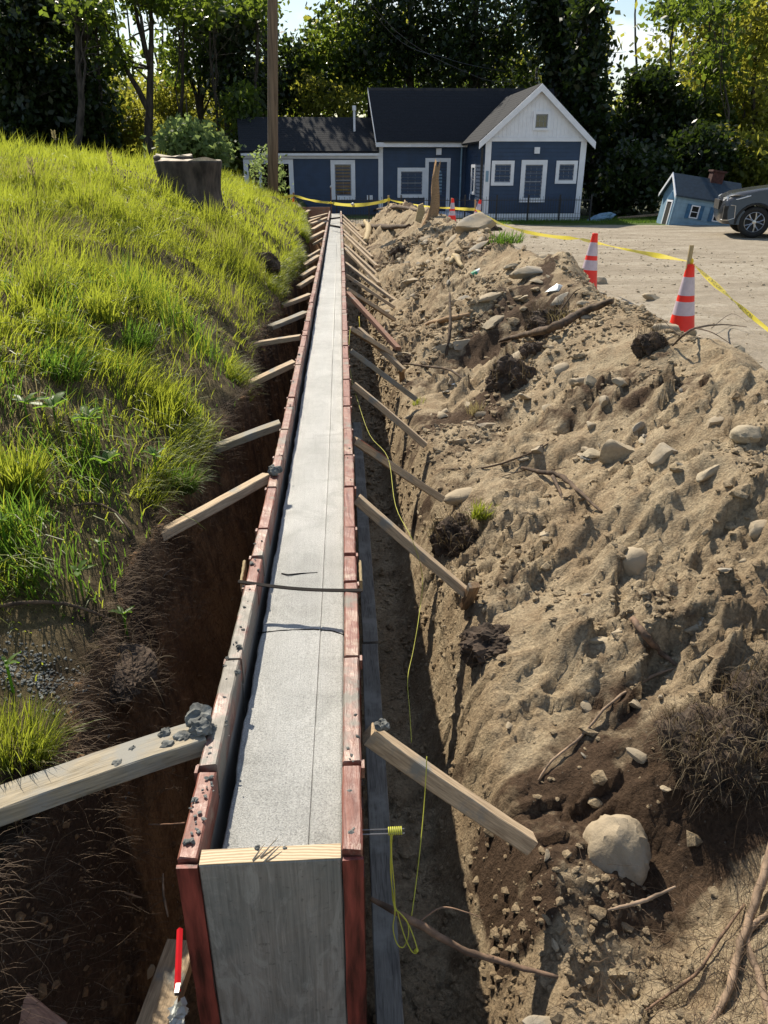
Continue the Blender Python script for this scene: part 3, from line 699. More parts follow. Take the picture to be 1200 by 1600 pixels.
# ---- braces
def beam(name, a, b, w_, t_, mat, label, cat, group=None, roll=0.0, cap=True, jit=True):
    """timber from a to b; w_ wide, t_ thick, wide face turned up"""
    a, b = Vector(a), Vector(b); L = (b-a).length; X = (b-a).normalized(); up = Vector((0, 0, 1))
    Yv = up.cross(X).normalized(); Zv = X.cross(Yv)
    Rm = Matrix((X, Yv, Zv)).transposed() @ Matrix.Rotation(roll, 3, 'X')
    mb = MB(); n = 8; c = .003
    pr = [(-w_/2+c, -t_/2), (w_/2-c, -t_/2), (w_/2, -t_/2+c), (w_/2, t_/2-c), (w_/2-c, t_/2), (-w_/2+c, t_/2), (-w_/2, t_/2-c), (-w_/2, -t_/2+c)]
    bow = random.uniform(-.004, .004)
    for i in range(n+1):
        for (u, v) in pr:
            mb.v.append((L*i/n+(u*.06*random.choice((-1, 1)) if False else 0), u+random.uniform(-.0008, .0008), v+bow*math.sin(math.pi*i/n)+random.uniform(-.0008, .0008)))
    for i in range(n):
        for j in range(8): mb.f.append((i*8+j, i*8+(j+1) % 8, (i+1)*8+(j+1) % 8, (i+1)*8+j)); mb.m.append(0)
    mb.f += [tuple(range(7, -1, -1)), tuple(n*8+j for j in range(8))]; mb.m += [0, 0]
    o = mb.build(name, mat); o.location = a; o.rotation_euler = Rm.to_euler()
    return tag(o, label, cat, group)
W4, T2 = .086, .038
Lb = [((327, 1150), (-25, 1268), .012, -.02), ((420, 745), (213, 857), .01, -.12), ((443, 663), (318, 709), .0, -.13), ((468, 567), (376, 607), 0, -.14), ((478, 527), (383, 541), 0, -.08), ((485, 489), (421, 512), 0, -.06),
      ((490, 461), (440, 478), 0, -.08), ((494, 433), (466, 449), 0, -.1), ((496, 418), (470, 433), 0, -.1), ((500, 400), (474, 415), 0, -.1), ((502, 391), (482, 402), 0, -.1), ((505, 373), (489, 382), 0, -.1),
      ((507, 361), (481, 374), 0, -.05), ((511, 346), (488, 359), 0, -.05), ((512, 340), (486, 350), 0, 0), ((512, 334), (482, 342), 0, .0)]
ordn = ['nearest', 'second', 'third', 'fourth', 'fifth', 'sixth', 'seventh', 'eighth', 'ninth', 'tenth', 'eleventh', 'twelfth', 'thirteenth', 'fourteenth', 'fifteenth', 'sixteenth', 'seventeenth', 'eighteenth']
Ldesc = ['thick grey timber brace left of the forms, nearest the camera, carrying mortar clumps', 'pale timber brace from the left form to the bank by a dark root',
         'thin timber brace left of the forms, third from the camera, ending among torn grass', 'fourth timber brace left of the forms, above a dark hollow in the bank', 'nearly level timber brace left of the forms, fifth from the camera']
for i, (s0, e0, zs, ze) in enumerate(Lb):
    a = at_z(*s0, zs); b = at_z(*e0, ze)
    a.x = min(a.x, float(form_c(a.y))-HW-.055)
    lb = Ldesc[i] if i < 5 else '%s brace from the camera on the grassy left side of the forms' % ordn[i]
    k = 1.0 if i < 1 else (.9 if i < 3 else 1.0)
    beam('timber_brace', a, b, (.100 if i == 0 else W4*k), (.045 if i == 0 else T2), M['brace_grey' if i in (0, 2, 5) else 'brace'], lb, 'brace', 'braces left of the forms', roll=(.02 if i > 1 else .25 if i == 1 else .15))
Rb = [((575, 1146), (828, 1318), -.06, -.42), ((556, 779), (733, 930), -.03, -.45), ((553, 688), (690, 779), -.03, -.42), ((552, 601), (665, 696), -.03, -.42), ((548, 548), (650, 624), -.03, -.42), ((546, 513), (612, 553), -.03, -.30),
      ((560, 514), (631, 579), -.10, -.42), ((543, 458), (622, 545), -.03, -.42), ((542, 452), (617, 500), -.03, -.42), ((540, 430), (617, 481), -.03, -.42), ((539, 411), (617, 470), -.03, -.42), ((538, 388), (592, 443), -.03, -.42),
      ((537, 382), (590, 430), -.03, -.42), ((536, 366), (589, 416), -.03, -.42), ((536, 360), (582, 402), -.03, -.42), ((535, 348), (572, 383), -.03, -.4), ((534, 342), (566, 372), -.03, -.38), ((533, 336), (560, 360), -.03, -.36)]
Rdesc = ['thick pale brace right of the forms nearest the camera, yellow string over it', 'long timber brace on the right, second from the camera, wedged against a small stake', 'right-hand brace with a red paint smear, its foot against a flat tan boulder',
         'thin timber brace on the right, fourth from the camera', 'timber brace on the right, fifth from the camera, ending by a wisp of green', 'short upper board lapped onto another brace, right of the forms', 'lower board of the lapped pair of braces right of the forms', 'reddish brown timber brace right of the forms just beyond the lapped pair']
for i, (s0, e0, zs, ze) in enumerate(Rb):
    a = at_z(*s0, zs); b = at_z(*e0, ze)
    if i not in (6,): a.x = max(a.x, float(form_c(a.y))+HW+.055)
    lb = Rdesc[i] if i < 8 else '%s brace from the camera on the dirt heap side of the forms' % ordn[i]
    k = (.66 if i < 5 else .75) if i else .62
    o = beam('timber_brace', a, b, W4*k, T2*(1.25 if i == 0 else 1.05), M['brace_red' if i == 7 else 'brace_grey' if i in (4,) else 'brace'], lb, 'brace', 'braces right of the forms', roll=-.22 if i else -.30)
    if i == 2:
        q0 = MB().box(.02, .20, -.0385, -.0383+.012, .0192, .0198); q0.build('paint_smear', M['redplastic'], o)
beam('wooden_stake', at_z(727, 948, -.52), at_z(741, 914, -.36), .05, .03, M['drift'], 'short brown stake wedged upright at the foot of the second right brace', 'stake')
beam('wooden_stake', at_z(629, 600, -.6), at_z(627, 574, -.42), .05, .03, M['drift'], 'short stake under the lapped pair of braces', 'stake')
beam('timber', at_z(-30, 1555, -.30), at_z(75, 1640, -.38), .10, .05, M['brace_red'], 'dark reddish timber poking into the bottom left corner of the view', 'timber')

# trench footing boards and bits
pl = [Vector((float(form_c(y))+HW+.105+.0*y, y, -.80)) for y in (.55, 3.0)]
beam('footing_board', pl[0], pl[1], .075, .05, M['plank'], 'long grey board lying in shade along the foot of the right forms', 'board', 'footing boards')
pl = [Vector((float(form_c(y))+HW+.11, y, -.80)) for y in (3.02, 6.4)]
beam('footing_board', pl[0], pl[1], .075, .05, M['plank'], 'grey board in the shade along the right forms, farther length', 'board', 'footing boards')
beam('footing_board', at_z(228, 1640, -.72), at_z(285, 1478, -.72), .085, .05, M['brace'], 'sunlit speckled board low beside the left forms at the bottom of the view', 'board')
a = at_z(277, 1550, -.55); b = at_z(281, 1452, -.55)
rs = thing('red_level', 'bright red metal strip leaning on the outside of the left form', 'strip', tuple(a))
MB().tube([Vector((0, 0, 0)), b-a], .008, 4).build('strip_body', M['redplastic'], rs)
d_ = (b-a); MB().box(.002, .013, -.004, .02, .0, .012).build('steel_plate', M['steel'], rs).location = (-.004, -.012, .01)
def wobble(a, b, n, amp, seed, sag=0.0):
    r = random.Random(seed); a, b = Vector(a), Vector(b); L = (b-a).length; out = []
    o1 = Vector((r.uniform(-1, 1), r.uniform(-1, 1), r.uniform(-.6, .6))); o2 = Vector((r.uniform(-1, 1), r.uniform(-1, 1), r.uniform(-.6, .6)))
    p1, p2 = r.uniform(0, 6), r.uniform(0, 6)
    for i in range(n+1):
        t = i/n; e = math.sin(math.pi*t)**.6
        out.append(a.lerp(b, t)+(o1*math.sin(t*6+p1)+o2*.5*math.sin(t*15+p2))*L*amp*e+Vector((r.uniform(-1, 1), r.uniform(-1, 1), r.uniform(-1, 1)))*L*amp*.15*e+Vector((0, 0, -sag*math.sin(math.pi*t))))
    return out
rb = MB(); pts = [at_z(268, 1225, -.9), at_z(225, 1400, -.86), at_z(168, 1640, -.80)]
for i in range(40):
    pass
rb.tube(wobble(pts[0], pts[2], 60, .004, 3), [.0068+(.0012 if i % 2 else 0) for i in range(61)], 8)
tag(rb.build('rebar', M['rust']), 'rusty ribbed steel rebar lying along the bottom of the left trench', 'rebar')
# crumpled plastic at the foot of the left forms
cp = MB(); c0 = at_z(278, 1583, -.62)
for i in range(46):
    a = random.uniform(0, 6.28); rr = random.uniform(.005, .028); p = c0+Vector((math.cos(a)*rr*.7, math.sin(a)*rr, random.uniform(-.02, .02)))
    d = Vector((random.uniform(-1, 1), random.uniform(-1, 1), random.uniform(-1, 1))).normalized()*.013; e = d.orthogonal().normalized()*.008
    cp.add([p-d-e, p+d-e*.4, p+d*.8+e, p-d*.5+e*.8], [(0, 1, 2, 3)])
tag(cp.build('plastic_scrap', M['plastic']), 'crumpled clear plastic scrap beside the red strip at the bottom left', 'plastic')

# the two steel pins and the yellow string
pins = thing('steel_pins', 'two thin steel pins sticking out of the right form, wound with yellow string', 'pins', tuple(at_z(572, 1300, -.02)))
for py in (1296, 1303):
    MB().tube([at_z(563, py+1, -.02), at_z(632, py-1, -.02)], .0016, 6).build('pin', M['steel'], pins, world=True)
def noisy(p, q_, n, amp, seed, sag=0): return wobble(p, q_, n, amp, seed, sag)
stg = thing('yellow_string', 'bundle of yellow mason string tied on the steel pins and hanging in a loop', 'string', tuple(at_z(612, 1300, -.02)))
kn = MB()
c0 = at_z(619, 1298, -.018)
for i in range(7):
    cc = c0+Vector((-.016+i*.0045, 0, 0)); kn.tube([cc+Vector((0, math.cos(t)*.009, math.sin(t)*.006)) for t in np.linspace(0, 6.28, 10)], .0016, 5)
kn.build('knot', M['string'], stg, smooth=True, world=True)
lp = [at_z(x, y, z) for x, y, z in ((612, 1300, -.02), (612, 1340, -.10), (616, 1385, -.20), (618, 1418, -.28), (628, 1430, -.30), (640, 1448, -.33), (652, 1484, -.38), (645, 1488, -.39), (634, 1468, -.36), (625, 1440, -.32), (621, 1424, -.29))]
lp2 = [at_z(x, y, z) for x, y, z in ((610, 1301, -.02), (611, 1350, -.12), (613, 1400, -.24), (617, 1425, -.28), (614, 1450, -.33), (620, 1474, -.37), (630, 1480, -.385), (638, 1462, -.36), (636, 1440, -.33), (622, 1424, -.29))]
lp3 = [at_z(x, y, z) for x, y, z in ((613, 1300, -.02), (610, 1360, -.14), (616, 1410, -.26), (619, 1424, -.28))]
def spline(pts, k=5):
    out = []
    for i in range(len(pts)-1):
        p0, p1, p2, p3 = pts[max(i-1, 0)], pts[i], pts[i+1], pts[min(i+2, len(pts)-1)]
        for j in range(k):
            t = j/k; out.append(.5*((2*p1)+(p2-p0)*t+(2*p0-5*p1+4*p2-p3)*t*t+(3*p1-p0-3*p2+p3)*t**3))
    return out+[pts[-1]]
for l in (lp, lp2, lp3): MB().tube(spline(l), .0014, 5).build('loop', M['string'], stg, smooth=True, world=True)
MB().tube([lp[-5], lp[-4]+Vector((.004, 0, .004))], [.005, .003], 6).build('tag_end', M['string'], stg, world=True)
s1 = [at_z(x, y, z) for x, y, z in ((547, 515, .03), (545, 548, .0), (549, 590, -.04), (560, 630, -.1), (578, 680, -.14), (606, 715, -.15), (618, 790, -.17), (644, 843, -.19), (660, 900, -.36), (655, 960, -.40), (646, 1015, -.46), (637, 1060, -.48), (640, 1110, -.46), (643, 1160, -.42))]
tag(MB().tube(spline(s1), .0014, 5).build('string_line', M['string'], smooth=True), 'slack yellow string line running beside the right forms and over the braces', 'string')
s2 = [at_z(x, y, z) for x, y, z in ((667, 1182, -.10), (664, 1240, -.18), (658, 1310, -.24), (650, 1380, -.30), (643, 1431, -.34))]
tag(MB().tube(spline(s2), .0013, 5).build('string_line', M['string'], smooth=True), 'yellow string draped over the nearest right brace and dropping to the thick root', 'string')
s3 = [at_z(x, y, z) for x, y, z in ((561, 495, -.02), (562, 512, -.1), (561, 525, -.2))]
tag(MB().tube(spline(s3), .004, 5).build('string_line', M['tape'], smooth=True), 'short orange-yellow cord hanging by the lapped braces', 'string')
for i, (px, py, hh) in enumerate([(563, 885, .12), (379, 885, .07)]):
    p = at_z(px, py, .02); beam('wood_shim', p+Vector((0, -.06, -.045)), p+Vector((0, .06, -.03)), .010, .05, M['stake'], ('pale wood shim standing outside the right form beyond the strap', 'pale wood shim standing outside the left form beyond the strap')[i], 'shim')

# boards closing the trench at its far end
fb_ = thing('end_boards', 'low row of brown boards closing the far end of the trench', 'boards', tuple(at_z(480, 330, -.3)))
for i in range(5):
    z0 = -.32+i*.085; a = at_y(440, 335, 24.9); b = at_y(516, 335, 24.9)
    MB().box(a.x, b.x+.0, 24.88+random.uniform(-.01, .01), 24.92, z0, z0+.081).build('board', M['brace_red'], fb_, world=True)
beam('plank', at_z(459, 343, -.1), at_z(489, 325, .05), .1, .03, M['brace'], 'loose plank slanting by the far left end of the trench', 'plank')
beam('plank', at_z(470, 351, -.15), at_z(513, 334, .0), .09, .03, M['brace'], 'longer loose plank slanting toward the tip of the pour', 'plank')
# ================================================================== STONES, CLODS AND ROOTS ON THE HEAP
def facet_rock(p, s, mat, seed, label=None, group=None, cuts=9, name='boulder', sub=3, cat='stone', rot=None):
    B, Fc = ico(sub); r = np.random.default_rng(seed); b = B.copy()
    rnd_ = bool(label) and ('round' in label or 'flat tan' in label)
    for _ in range(cuts):                                         # plane cuts make broken faces
        n = r.normal(size=3); n /= np.linalg.norm(n); d = r.uniform(.74, .96) if rnd_ else r.uniform(.40, .78); k = b@n; m = k > d
        b[m] -= np.outer(k[m]-d, n)*(.92 if rnd_ else .99)
    o3 = r.uniform(0, 50, 3)
    b = b*(1+.16*fbm(b[:, 0]*2+o3[0]+b[:, 2], b[:, 1]*2+o3[1]-b[:, 2], seed, 4)*2+.03*r.uniform(-1, 1, len(b)))[:, None]
    b = b*np.array(s)
    me = bpy.data.meshes.new(name); me.from_pydata(b.tolist(), [], Fc.tolist()); me.materials.append(mat)
    o = bpy.data.objects.new(name, me); COL.objects.link(o); o.location = p
    o.rotation_euler = rot if rot else (r.uniform(-.3, .3), r.uniform(-.3, .3), r.uniform(0, 6.28)); smooth_angle(o)
    if label: tag(o, label, cat, group)
    return o
rocks = [  # px, py, half sizes (m), material, label, rotation
 (962, 1345, (.10, .105, .13), 'rock', 'big round grey boulder half buried below the overhanging sod clump', (0, .1, .3), .05),
 (990, 884, (.085, .075, .075), 'rock', 'rounded grey-brown boulder set in the slope right of centre on the heap', (0, .2, 1), .03),
 (966, 716, (.14, .10, .12), 'rock_tan', 'pale pointed tan boulder, the tallest stone in the middle of the heap', (.2, -.2, .4), .04),
 (1040, 716, (.11, .09, .08), 'rock', 'grey angular boulder just right of the pale pointed one', (.1, .3, 1.4), .03),
 (926, 712, (.07, .06, .025), 'rock_tan', 'flat slab tucked against the left of the pale pointed boulder', (.1, .1, .3), .03),
 (725, 778, (.115, .07, .045), 'rock_tan', 'flat tan boulder at the foot of the third right brace', (0, -.1, .1), .03),
 (1092, 968, (.10, .06, .035), 'rock', 'slanting slab on the lower right of the heap', (.1, -.3, .3), .02),
 (975, 990, (.06, .04, .018), 'rock_tan', 'pale flat slab beside the leaning root stub', (.2, -.1, .5), .02),
 (806, 560, (.16, .07, .028), 'rock_tan', 'long pale slab lying below the dark branch in mid heap', (.0, -.45, .3), .03),
 (650, 441, (.36, .17, .09), 'rock_tan', 'large pale slab on the left flank of the far heap', (0, -.35, .2), .06),
 (830, 432, (.24, .12, .08), 'rock', 'grey slab lying across the crest left of the nearer left cone', (0, 0, .1), .06),
 (705, 600, (.13, .05, .012), 'plastic', 'thin white slab lying flat above the lower braces', (0, 0, .05), .02),
 (775, 470, (.3, .12, .06), 'rock_tan', 'broad tan slab with a hollow shaded underside in mid heap', (0, -.15, .1), .07),
 (840, 705, (.06, .05, .03), 'rock', 'small grey stone left of the forked root', (0, 0, 1), .02),
 (760, 667, (.09, .045, .02), 'rock', 'thin flat stone in the sandy hollow above the tan boulder', (0, 0, .1), .02),
 (945, 630, (.07, .05, .04), 'rock', 'small grey block under the steep right face of the heap', (0, 0, .8), .02),
 (972, 603, (.08, .05, .035), 'rock_tan', 'tan wedge stone perched on the steep right face', (.1, .2, .3), .03),
 (1115, 664, (.06, .05, .045), 'rock', 'grey stone standing out of the steep right face near the picture edge', (.2, 0, .3), .03),
 (1165, 683, (.09, .06, .04), 'rock_tan', 'rounded block at the right edge of the steep face', (0, 0, .5), .03),
 (920, 600, (.06, .05, .05), 'rock_tan', 'squarish tan stone left of the wedge stone', (0, 0, .5), .03),
 (855, 840, (.05, .04, .03), 'rock_tan', 'pale stone in the fan of dirt right of the green tuft', (0, 0, .5), .01),
 (1185, 830, (.05, .04, .04), 'rock', 'round grey stone at the far right edge below the steep ridge', (0, 0, .5), .02),
 (925, 668, (.06, .05, .03), 'rock', 'low grey stone above the pale pointed boulder on its left', (0, 0, .2), .02),
 (1020, 470, (.18, .1, .07), 'rock_tan', 'tan angular slab on the crest just left of the nearest cone', (.2, .2, .3), .05),
 (935, 444, (.13, .11, .10), 'rock', 'round grey stone beside the base of the second cone', (0, 0, .3), .06),
 (705, 380, (.35, .12, .05), 'rock_tan', 'tilted pale slab on the far heap below the two far cones', (0, -.7, .4), .05),
 (740, 395, (.3, .12, .05), 'rock', 'tilted grey slab on the far heap, right of the tilted pale one', (0, -.6, .4), .05),
 (670, 375, (.3, .14, .08), 'rock_tan', 'block of pale stone on the far heap nearer the broken log', (0, -.3, .4), .05),
 (690, 322, (.34, .2, .12), 'rock', 'dirt-coloured boulder on the far crest between log and cone', (0, -.2, .4), .05),
 (745, 352, (.4, .25, .16), 'rock', 'boulder on the far crest in front of the right far cone', (0, -.2, .4), .06),
 (228, 1520, (.03, .025, .015), 'rock', 'small stone on the floor of the left trench', (0, 0, 0), .01),
 (720, 540, (.14, .09, .07), 'rock', 'dark grey stone in mid heap above the lapped braces', (0, 0, .4), .04),
 (770, 506, (.16, .09, .05), 'rock_tan', 'pale stone in mid heap under the hollow slab', (0, -.3, .4), .04),
 (690, 545, (.13, .08, .05), 'rock_tan', 'tan stone at the toe of the heap near the lapped braces', (0, -.3, .1), .03),
 (868, 455, (.13, .08, .05), 'plastic', 'white crumpled plastic bag lying on the heap crest', (0, 0, .1), .04),
]
for i, (px, py, s, mt, lb, rt_, up_) in enumerate(rocks):
    p = hit(px, py); nm = 'boulder' if max(s) > .075 else 'stone'; ct = 'stone'
    if mt == 'plastic': nm = 'plastic_bag' if 'bag' in lb else 'white_slab'; ct = 'bag' if 'bag' in lb else 'slab'
    d = (p-Vector(_c)).normalized()
    p = p + Vector((0, 0, up_*.4)) + d*max(s)*.25
    facet_rock(p, s, M[mt], 500+i, lb, 'boulders and slabs on the dirt heap' if ct == 'stone' else None, name=nm, rot=rt_, cat=ct, sub=4 if max(s)*1180/max(p.y, 1) > 60 else 3)
r_ = random.Random(5); stone_meshes = []; small = []
for i in range(250):
    y = 1.0+14*r_.random()**1.6; x = float(form_c(y))+.55+r_.random()*(float(crest_x(y))-.3-float(form_c(y)))
    sz = (.013+.05*r_.random()**2.4)*(1+y*.09)
    s = (sz, sz*r_.uniform(.55, .9), sz*r_.uniform(.25, .6))
    if i < 24:
        o = facet_rock((0, 0, 0), (1, .75, .5), M['rock' if i % 2 else 'rock_tan'], 700+i, name='stone', sub=2); stone_meshes.append(o)
    else:
        o = stone_meshes[i % 24].copy(); COL.objects.link(o)
    o.scale = [sz*r_.uniform(.9, 1.4), sz*r_.uniform(.8, 1.1), sz*r_.uniform(.5, 1.1)]
    o.rotation_euler = (r_.uniform(-.5, .5), r_.uniform(-.5, .5), r_.uniform(0, 6.28)); o.location = (x, y, gz(x, y)+sz*.15)
    small.append((o, x, y, 'grey' if (i % 24) % 2 else 'tan', sz))
marks = [(hit(px, py), nm) for px, py, nm in ((962, 1345, 'the big boulder under the sod'), (990, 884, 'the rounded boulder right of centre'), (966, 716, 'the pale pointed boulder'), (725, 778, 'the flat tan boulder by the brace'),
    (1092, 968, 'the slanting slab at lower right'), (806, 560, 'the long pale slab below the branch'), (650, 441, 'the large pale slab on the left flank'), (830, 432, 'the grey slab across the crest'), (775, 470, 'the hollow-shaded slab'), (705, 600, 'the thin white slab'),
    (945, 630, 'the block under the steep face'), (1115, 664, 'the stone in the steep right face'), (1020, 470, 'the slab by the nearest cone'), (705, 380, 'the tilted pale slab'), (745, 352, 'the boulder by the far cones'), (800, 1250, 'the foot of the nearest right brace'), (850, 1525, 'the end of the thick trench root'), (740, 930, 'the foot of the second right brace'), (1120, 1500, 'the thick corner root'), (880, 757, 'the forked root'), (1020, 1010, 'the leaning root stub'), (640, 625, 'the green wisp by the fifth brace'), (703, 520, 'the upright stick'), (868, 455, 'the white plastic bag'), (738, 436, 'the green cup'))]
near_ = {}
for o, x, y, c_, sz in small:
    p, nm = min(marks, key=lambda m: math.hypot(m[0].x-x, (m[0].y-y)*.6)); dx, dy = x-p.x, (y-p.y)*.6
    sd = ('left of' if dx < 0 else 'right of') if abs(dx) > abs(dy) else ('in front of' if dy < 0 else 'beyond')
    near_.setdefault((nm, sd), []).append((math.hypot(dx, dy), o, c_))
for (nm, sd), L_ in near_.items():
    for k, (d, o, c_) in enumerate(sorted(L_, key=lambda t: t[0])):
        tag(o, 'small %s stone, %s %s %s' % (c_, 'closest one' if k == 0 else (['', 'second', 'third', 'fourth', 'fifth', 'sixth', 'seventh', 'eighth', 'ninth', 'tenth', 'eleventh', 'twelfth', 'thirteenth', 'fourteenth', 'fifteenth', 'sixteenth', 'seventeenth', 'eighteenth', 'nineteenth', 'twentieth']+['outer']*40)[k]+' closest', sd, nm), 'stone', 'small stones strewn over the dirt heap')

# ---- grass blades
def blades(name, P, Hh, Wd, lean, mat, seg=3, seed=1, parent=None, spread=.5, curl=1.0, kind='stuff', world=False):
    r = np.random.default_rng(seed); n = len(P); P = np.asarray(P, float); Hh = np.broadcast_to(Hh, n); Wd = np.broadcast_to(Wd, n)
    a = r.uniform(0, 2*np.pi, n); tilt = np.abs(r.normal(0, spread, n)); D = np.stack([np.cos(a)*tilt, np.sin(a)*tilt], -1)+np.asarray(lean)
    tl = np.linalg.norm(D, axis=1)+1e-6; dirn = D/tl[:, None]; sidev = np.stack([-dirn[:, 1], dirn[:, 0]], -1)
    tw = r.uniform(-.9, .9, n); sx = sidev*np.cos(tw)[:, None]+dirn*np.sin(tw)[:, None]
    vs = []; 
    for k in range(seg+1):
        t = k/seg; ang = np.clip(tl*(.35+.95*t*curl), 0, 2.2)
        # integrate an arc
        if k == 0: cx = np.zeros(n); cz = np.zeros(n); pa = ang
        else: m = (pa+ang)/2; cx = cx+np.sin(m)*Hh/seg; cz = cz+np.cos(m)*Hh/seg; pa = ang
        c = P+np.stack([dirn[:, 0]*cx, dirn[:, 1]*cx, cz], -1)
        if k < seg:
            wv = (Wd*(1-.55*t))[:, None]*.5; off = np.concatenate([sx*wv, np.zeros((n, 1))], 1)
            vs += [c-off, c+off]
        else: vs.append(c)
    V = np.stack(vs, 1).reshape(-1, 3); m = 2*seg+1; base = (np.arange(n)*m)[:, None]
    tri = []
    for k in range(seg-1): tri += [(2*k, 2*k+1, 2*k+3), (2*k, 2*k+3, 2*k+2)]
    tri += [(2*seg-2, 2*seg-1, 2*seg)]
    F = (base[:, None]+np.array(tri)[None]).reshape(-1, 3)
    if world and parent is not None:
        Mi = np.array(wm(parent).inverted()); V = V@Mi[:3, :3].T+Mi[:3, 3]
    o = fast(name, V, F, mat, parent=parent)
    if kind: tag(o, kind=kind)
    return o
def bank_grass(n, y0, y1, dens_fn, seed, dx=(0.0, 4.5), py=1.0, px_=1.0):
    r = np.random.default_rng(seed); y = y0+(y1-y0)*r.random(n)**py; d = dx[0]+(dx[1]-dx[0])*r.random(n)**px_
    x = lip_x(y)-d; k = r.random(n) < dens_fn(x, y, d); return x[k], y[k], d[k]
def dens(x, y, d):
    m = fbm(x*2.2, y*2.2, 401, 3)*2
    near_bare = np.clip((d-I(y, [1.5, 2.2, 3, 4, 5.5, 7], [.42, .22, .14, .07, .0, -.05])*(1+fbm(x*2, y*2, 402, 3)*1.6))/.12, .0, 1)      # bare trodden soil close to the cut by the camera
    return np.clip(.80+m*1.3, .10, 1)*np.clip(near_bare+.22, 0, 1)*np.clip((d+.02)/.12, .3, 1)
sets = [('grass_blades', 26000, .85, 4.2, (0, 2.3), 1.2, 1.1, .10, .0042, 'grass'), ('grass_blades', 75000, 3.6, 9.5, (-.02, 5.0), 1.15, 1.0, .145, .0058, 'grass'),
        ('grass_blades', 46000, 9, 24, (0, 8.5), 1.2, 1.0, .17, .011, 'grass'), ('dry_grass_blades', 30000, 1.2, 9, (0, 4.5), 1.2, 1.0, .14, .0036, 'grass_dry'),
        ('deep_grass_blades', 62000, .9, 6.0, (0, 3), 1.35, 1.1, .14, .0056, 'grass_deep')]
for i, (nm, n, y0, y1, dxr, pyw, pxw, hh, ww, mt) in enumerate(sets):
    fn = dens
    if mt == 'grass_dry': fn = lambda x, y, d: np.clip(fbm(x*1.3, y*1.1, 421, 3)*5, .03, 1)
    if mt == 'grass_deep': fn = lambda x, y, d: np.clip(fbm(x*1.5, y*1.3, 431, 3)*5+.25+.6*np.clip((3.8-y)/1.5, 0, 1), 0, 1)*dens(x, y, d)
    x, y, d = bank_grass(n, y0, y1, fn, 600+i, dxr, pyw, pxw)
    z = height(x, y, True)-.004; cl = fbm(x*4.5, y*4.5, 451, 2)*2
    hgt = hh*np.clip(.45+y*.14, .6, 1)*(.45+1.7*np.clip(cl+.35, 0, 1.2))*(.6+.7*np.random.default_rng(i).random(len(x)))*np.clip(.55+d*1.5, .55, 1)
    lx = .42+.9*fbm(x*1.9, y*1.9, 461, 3)*2; ly = -.40+1.0*fbm(x*1.7+9, y*1.7, 462, 3)*2
    blades(nm, np.stack([x, y, z], -1), hgt, ww*(1+0*y), np.stack([lx, ly], -1)*(1.25 if mt == 'grass' else .9), M[mt], seg=3 if y0 < 9 else 2, seed=640+i)
x, y, d = bank_grass(15000, 1.7, 9.5, lambda x, y, d: np.clip(fbm(x*1.9, y*1.7, 471, 3)*5+.15, 0, 1)*dens(x, y, d), 690, (-.03, 4), 1.2, 1.1); k = (d > .25) | (y > 2.6); x, y, d = x[k], y[k], d[k]
lx = .9+.8*fbm(x*1.2, y*1.2, 472, 2)*2; ly = -.6+.8*fbm(x*1.2+5, y*1.2, 473, 2)*2
blades('flopping_grass_blades', np.stack([x, y, height(x, y)-.004], -1), .15+.15*np.random.default_rng(12).random(len(x)), .0062, np.stack([lx, ly], -1), M['grass'], seg=4, seed=691, spread=.35, curl=1.5)
# grass hanging over the lip of the cut
y = np.random.default_rng(3).uniform(3.0, 22, 15000); x = lip_x(y)-np.random.default_rng(4).uniform(-.02, .12, 15000)
k = fbm(y*1.4, y*0+4, 480, 3)*2 > -.1; x, y = x[k], y[k]
blades('overhanging_grass', np.stack([x, y, height(x, y)], -1), .13*(.5+np.random.default_rng(5).random(len(x))), .004+.0004*y, (.95, -.2), M['grass'], seg=3, seed=481, curl=1.3)
y = np.random.default_rng(6).uniform(.9, 9, 9000); x = lip_x(y)+np.random.default_rng(7).uniform(-.04, .12, 9000)
blades('root_fringe', np.stack([x, y, height(x, y)], -1), .09*(.4+np.random.default_rng(8).random(len(x))), .0016, (1.0, -.1), M['fibre'], seg=3, seed=482, curl=1.6)
# sparse weeds along the back edge of the lot, in the shade
r0 = np.random.default_rng(9); x = r0.uniform(4.5, 16, 16000); y = 25.2+r0.random(16000)**1.3*3.6+.25*np.sin(x*2)
blades('lot_edge_grass', np.stack([x, y, height(x, y, False)], -1), .09, .012, (.1, 0), M['grass_deep'], seg=2, seed=483)

def tuft(px, py, n, h, wd, mat, label, sp=.55, lean=(.2, -.1), rad=.05, p=None, dry=0):
    p = p or hit(px, py); r = np.random.default_rng(int(px*7+py))
    t = thing('grass_tuft', label, 'grass tuft', tuple(p))
    a = r.uniform(0, 6.28, n); q = rad*np.sqrt(r.random(n)); P_ = np.stack([q*np.cos(a), q*np.sin(a)*.8, np.zeros(n)-.01], -1)
    blades('blades', P_, h*(.55+.6*r.random(n)), wd, np.stack([np.cos(a)*.35*q/rad, np.sin(a)*.35*q/rad], -1)+np.array(lean), M[mat], seg=5, seed=int(px+py), parent=t, spread=sp)
    if dry: blades('dead_blades', P_[:dry], h*.9, wd*.8, lean, M['grass_dry'], seg=4, seed=int(px+py)+1, parent=t, spread=sp*1.2)
    return t
tuft(30, 1180, 520, .15, .0032, 'grass', 'dense bright green tuft at the left edge just above the nearest brace', lean=(.35, .0), rad=.085, dry=60)
tuft(35, 775, 260, .23, .0075, 'grass', 'large spiky bright green tuft at the left edge above the bare bank', lean=(.25, -.1), rad=.07)
tuft(285, 765, 220, .15, .0055, 'grass_deep', 'drooping deep green tuft at the lip of the cut above the second left brace', lean=(.4, -.35), rad=.06, dry=50)
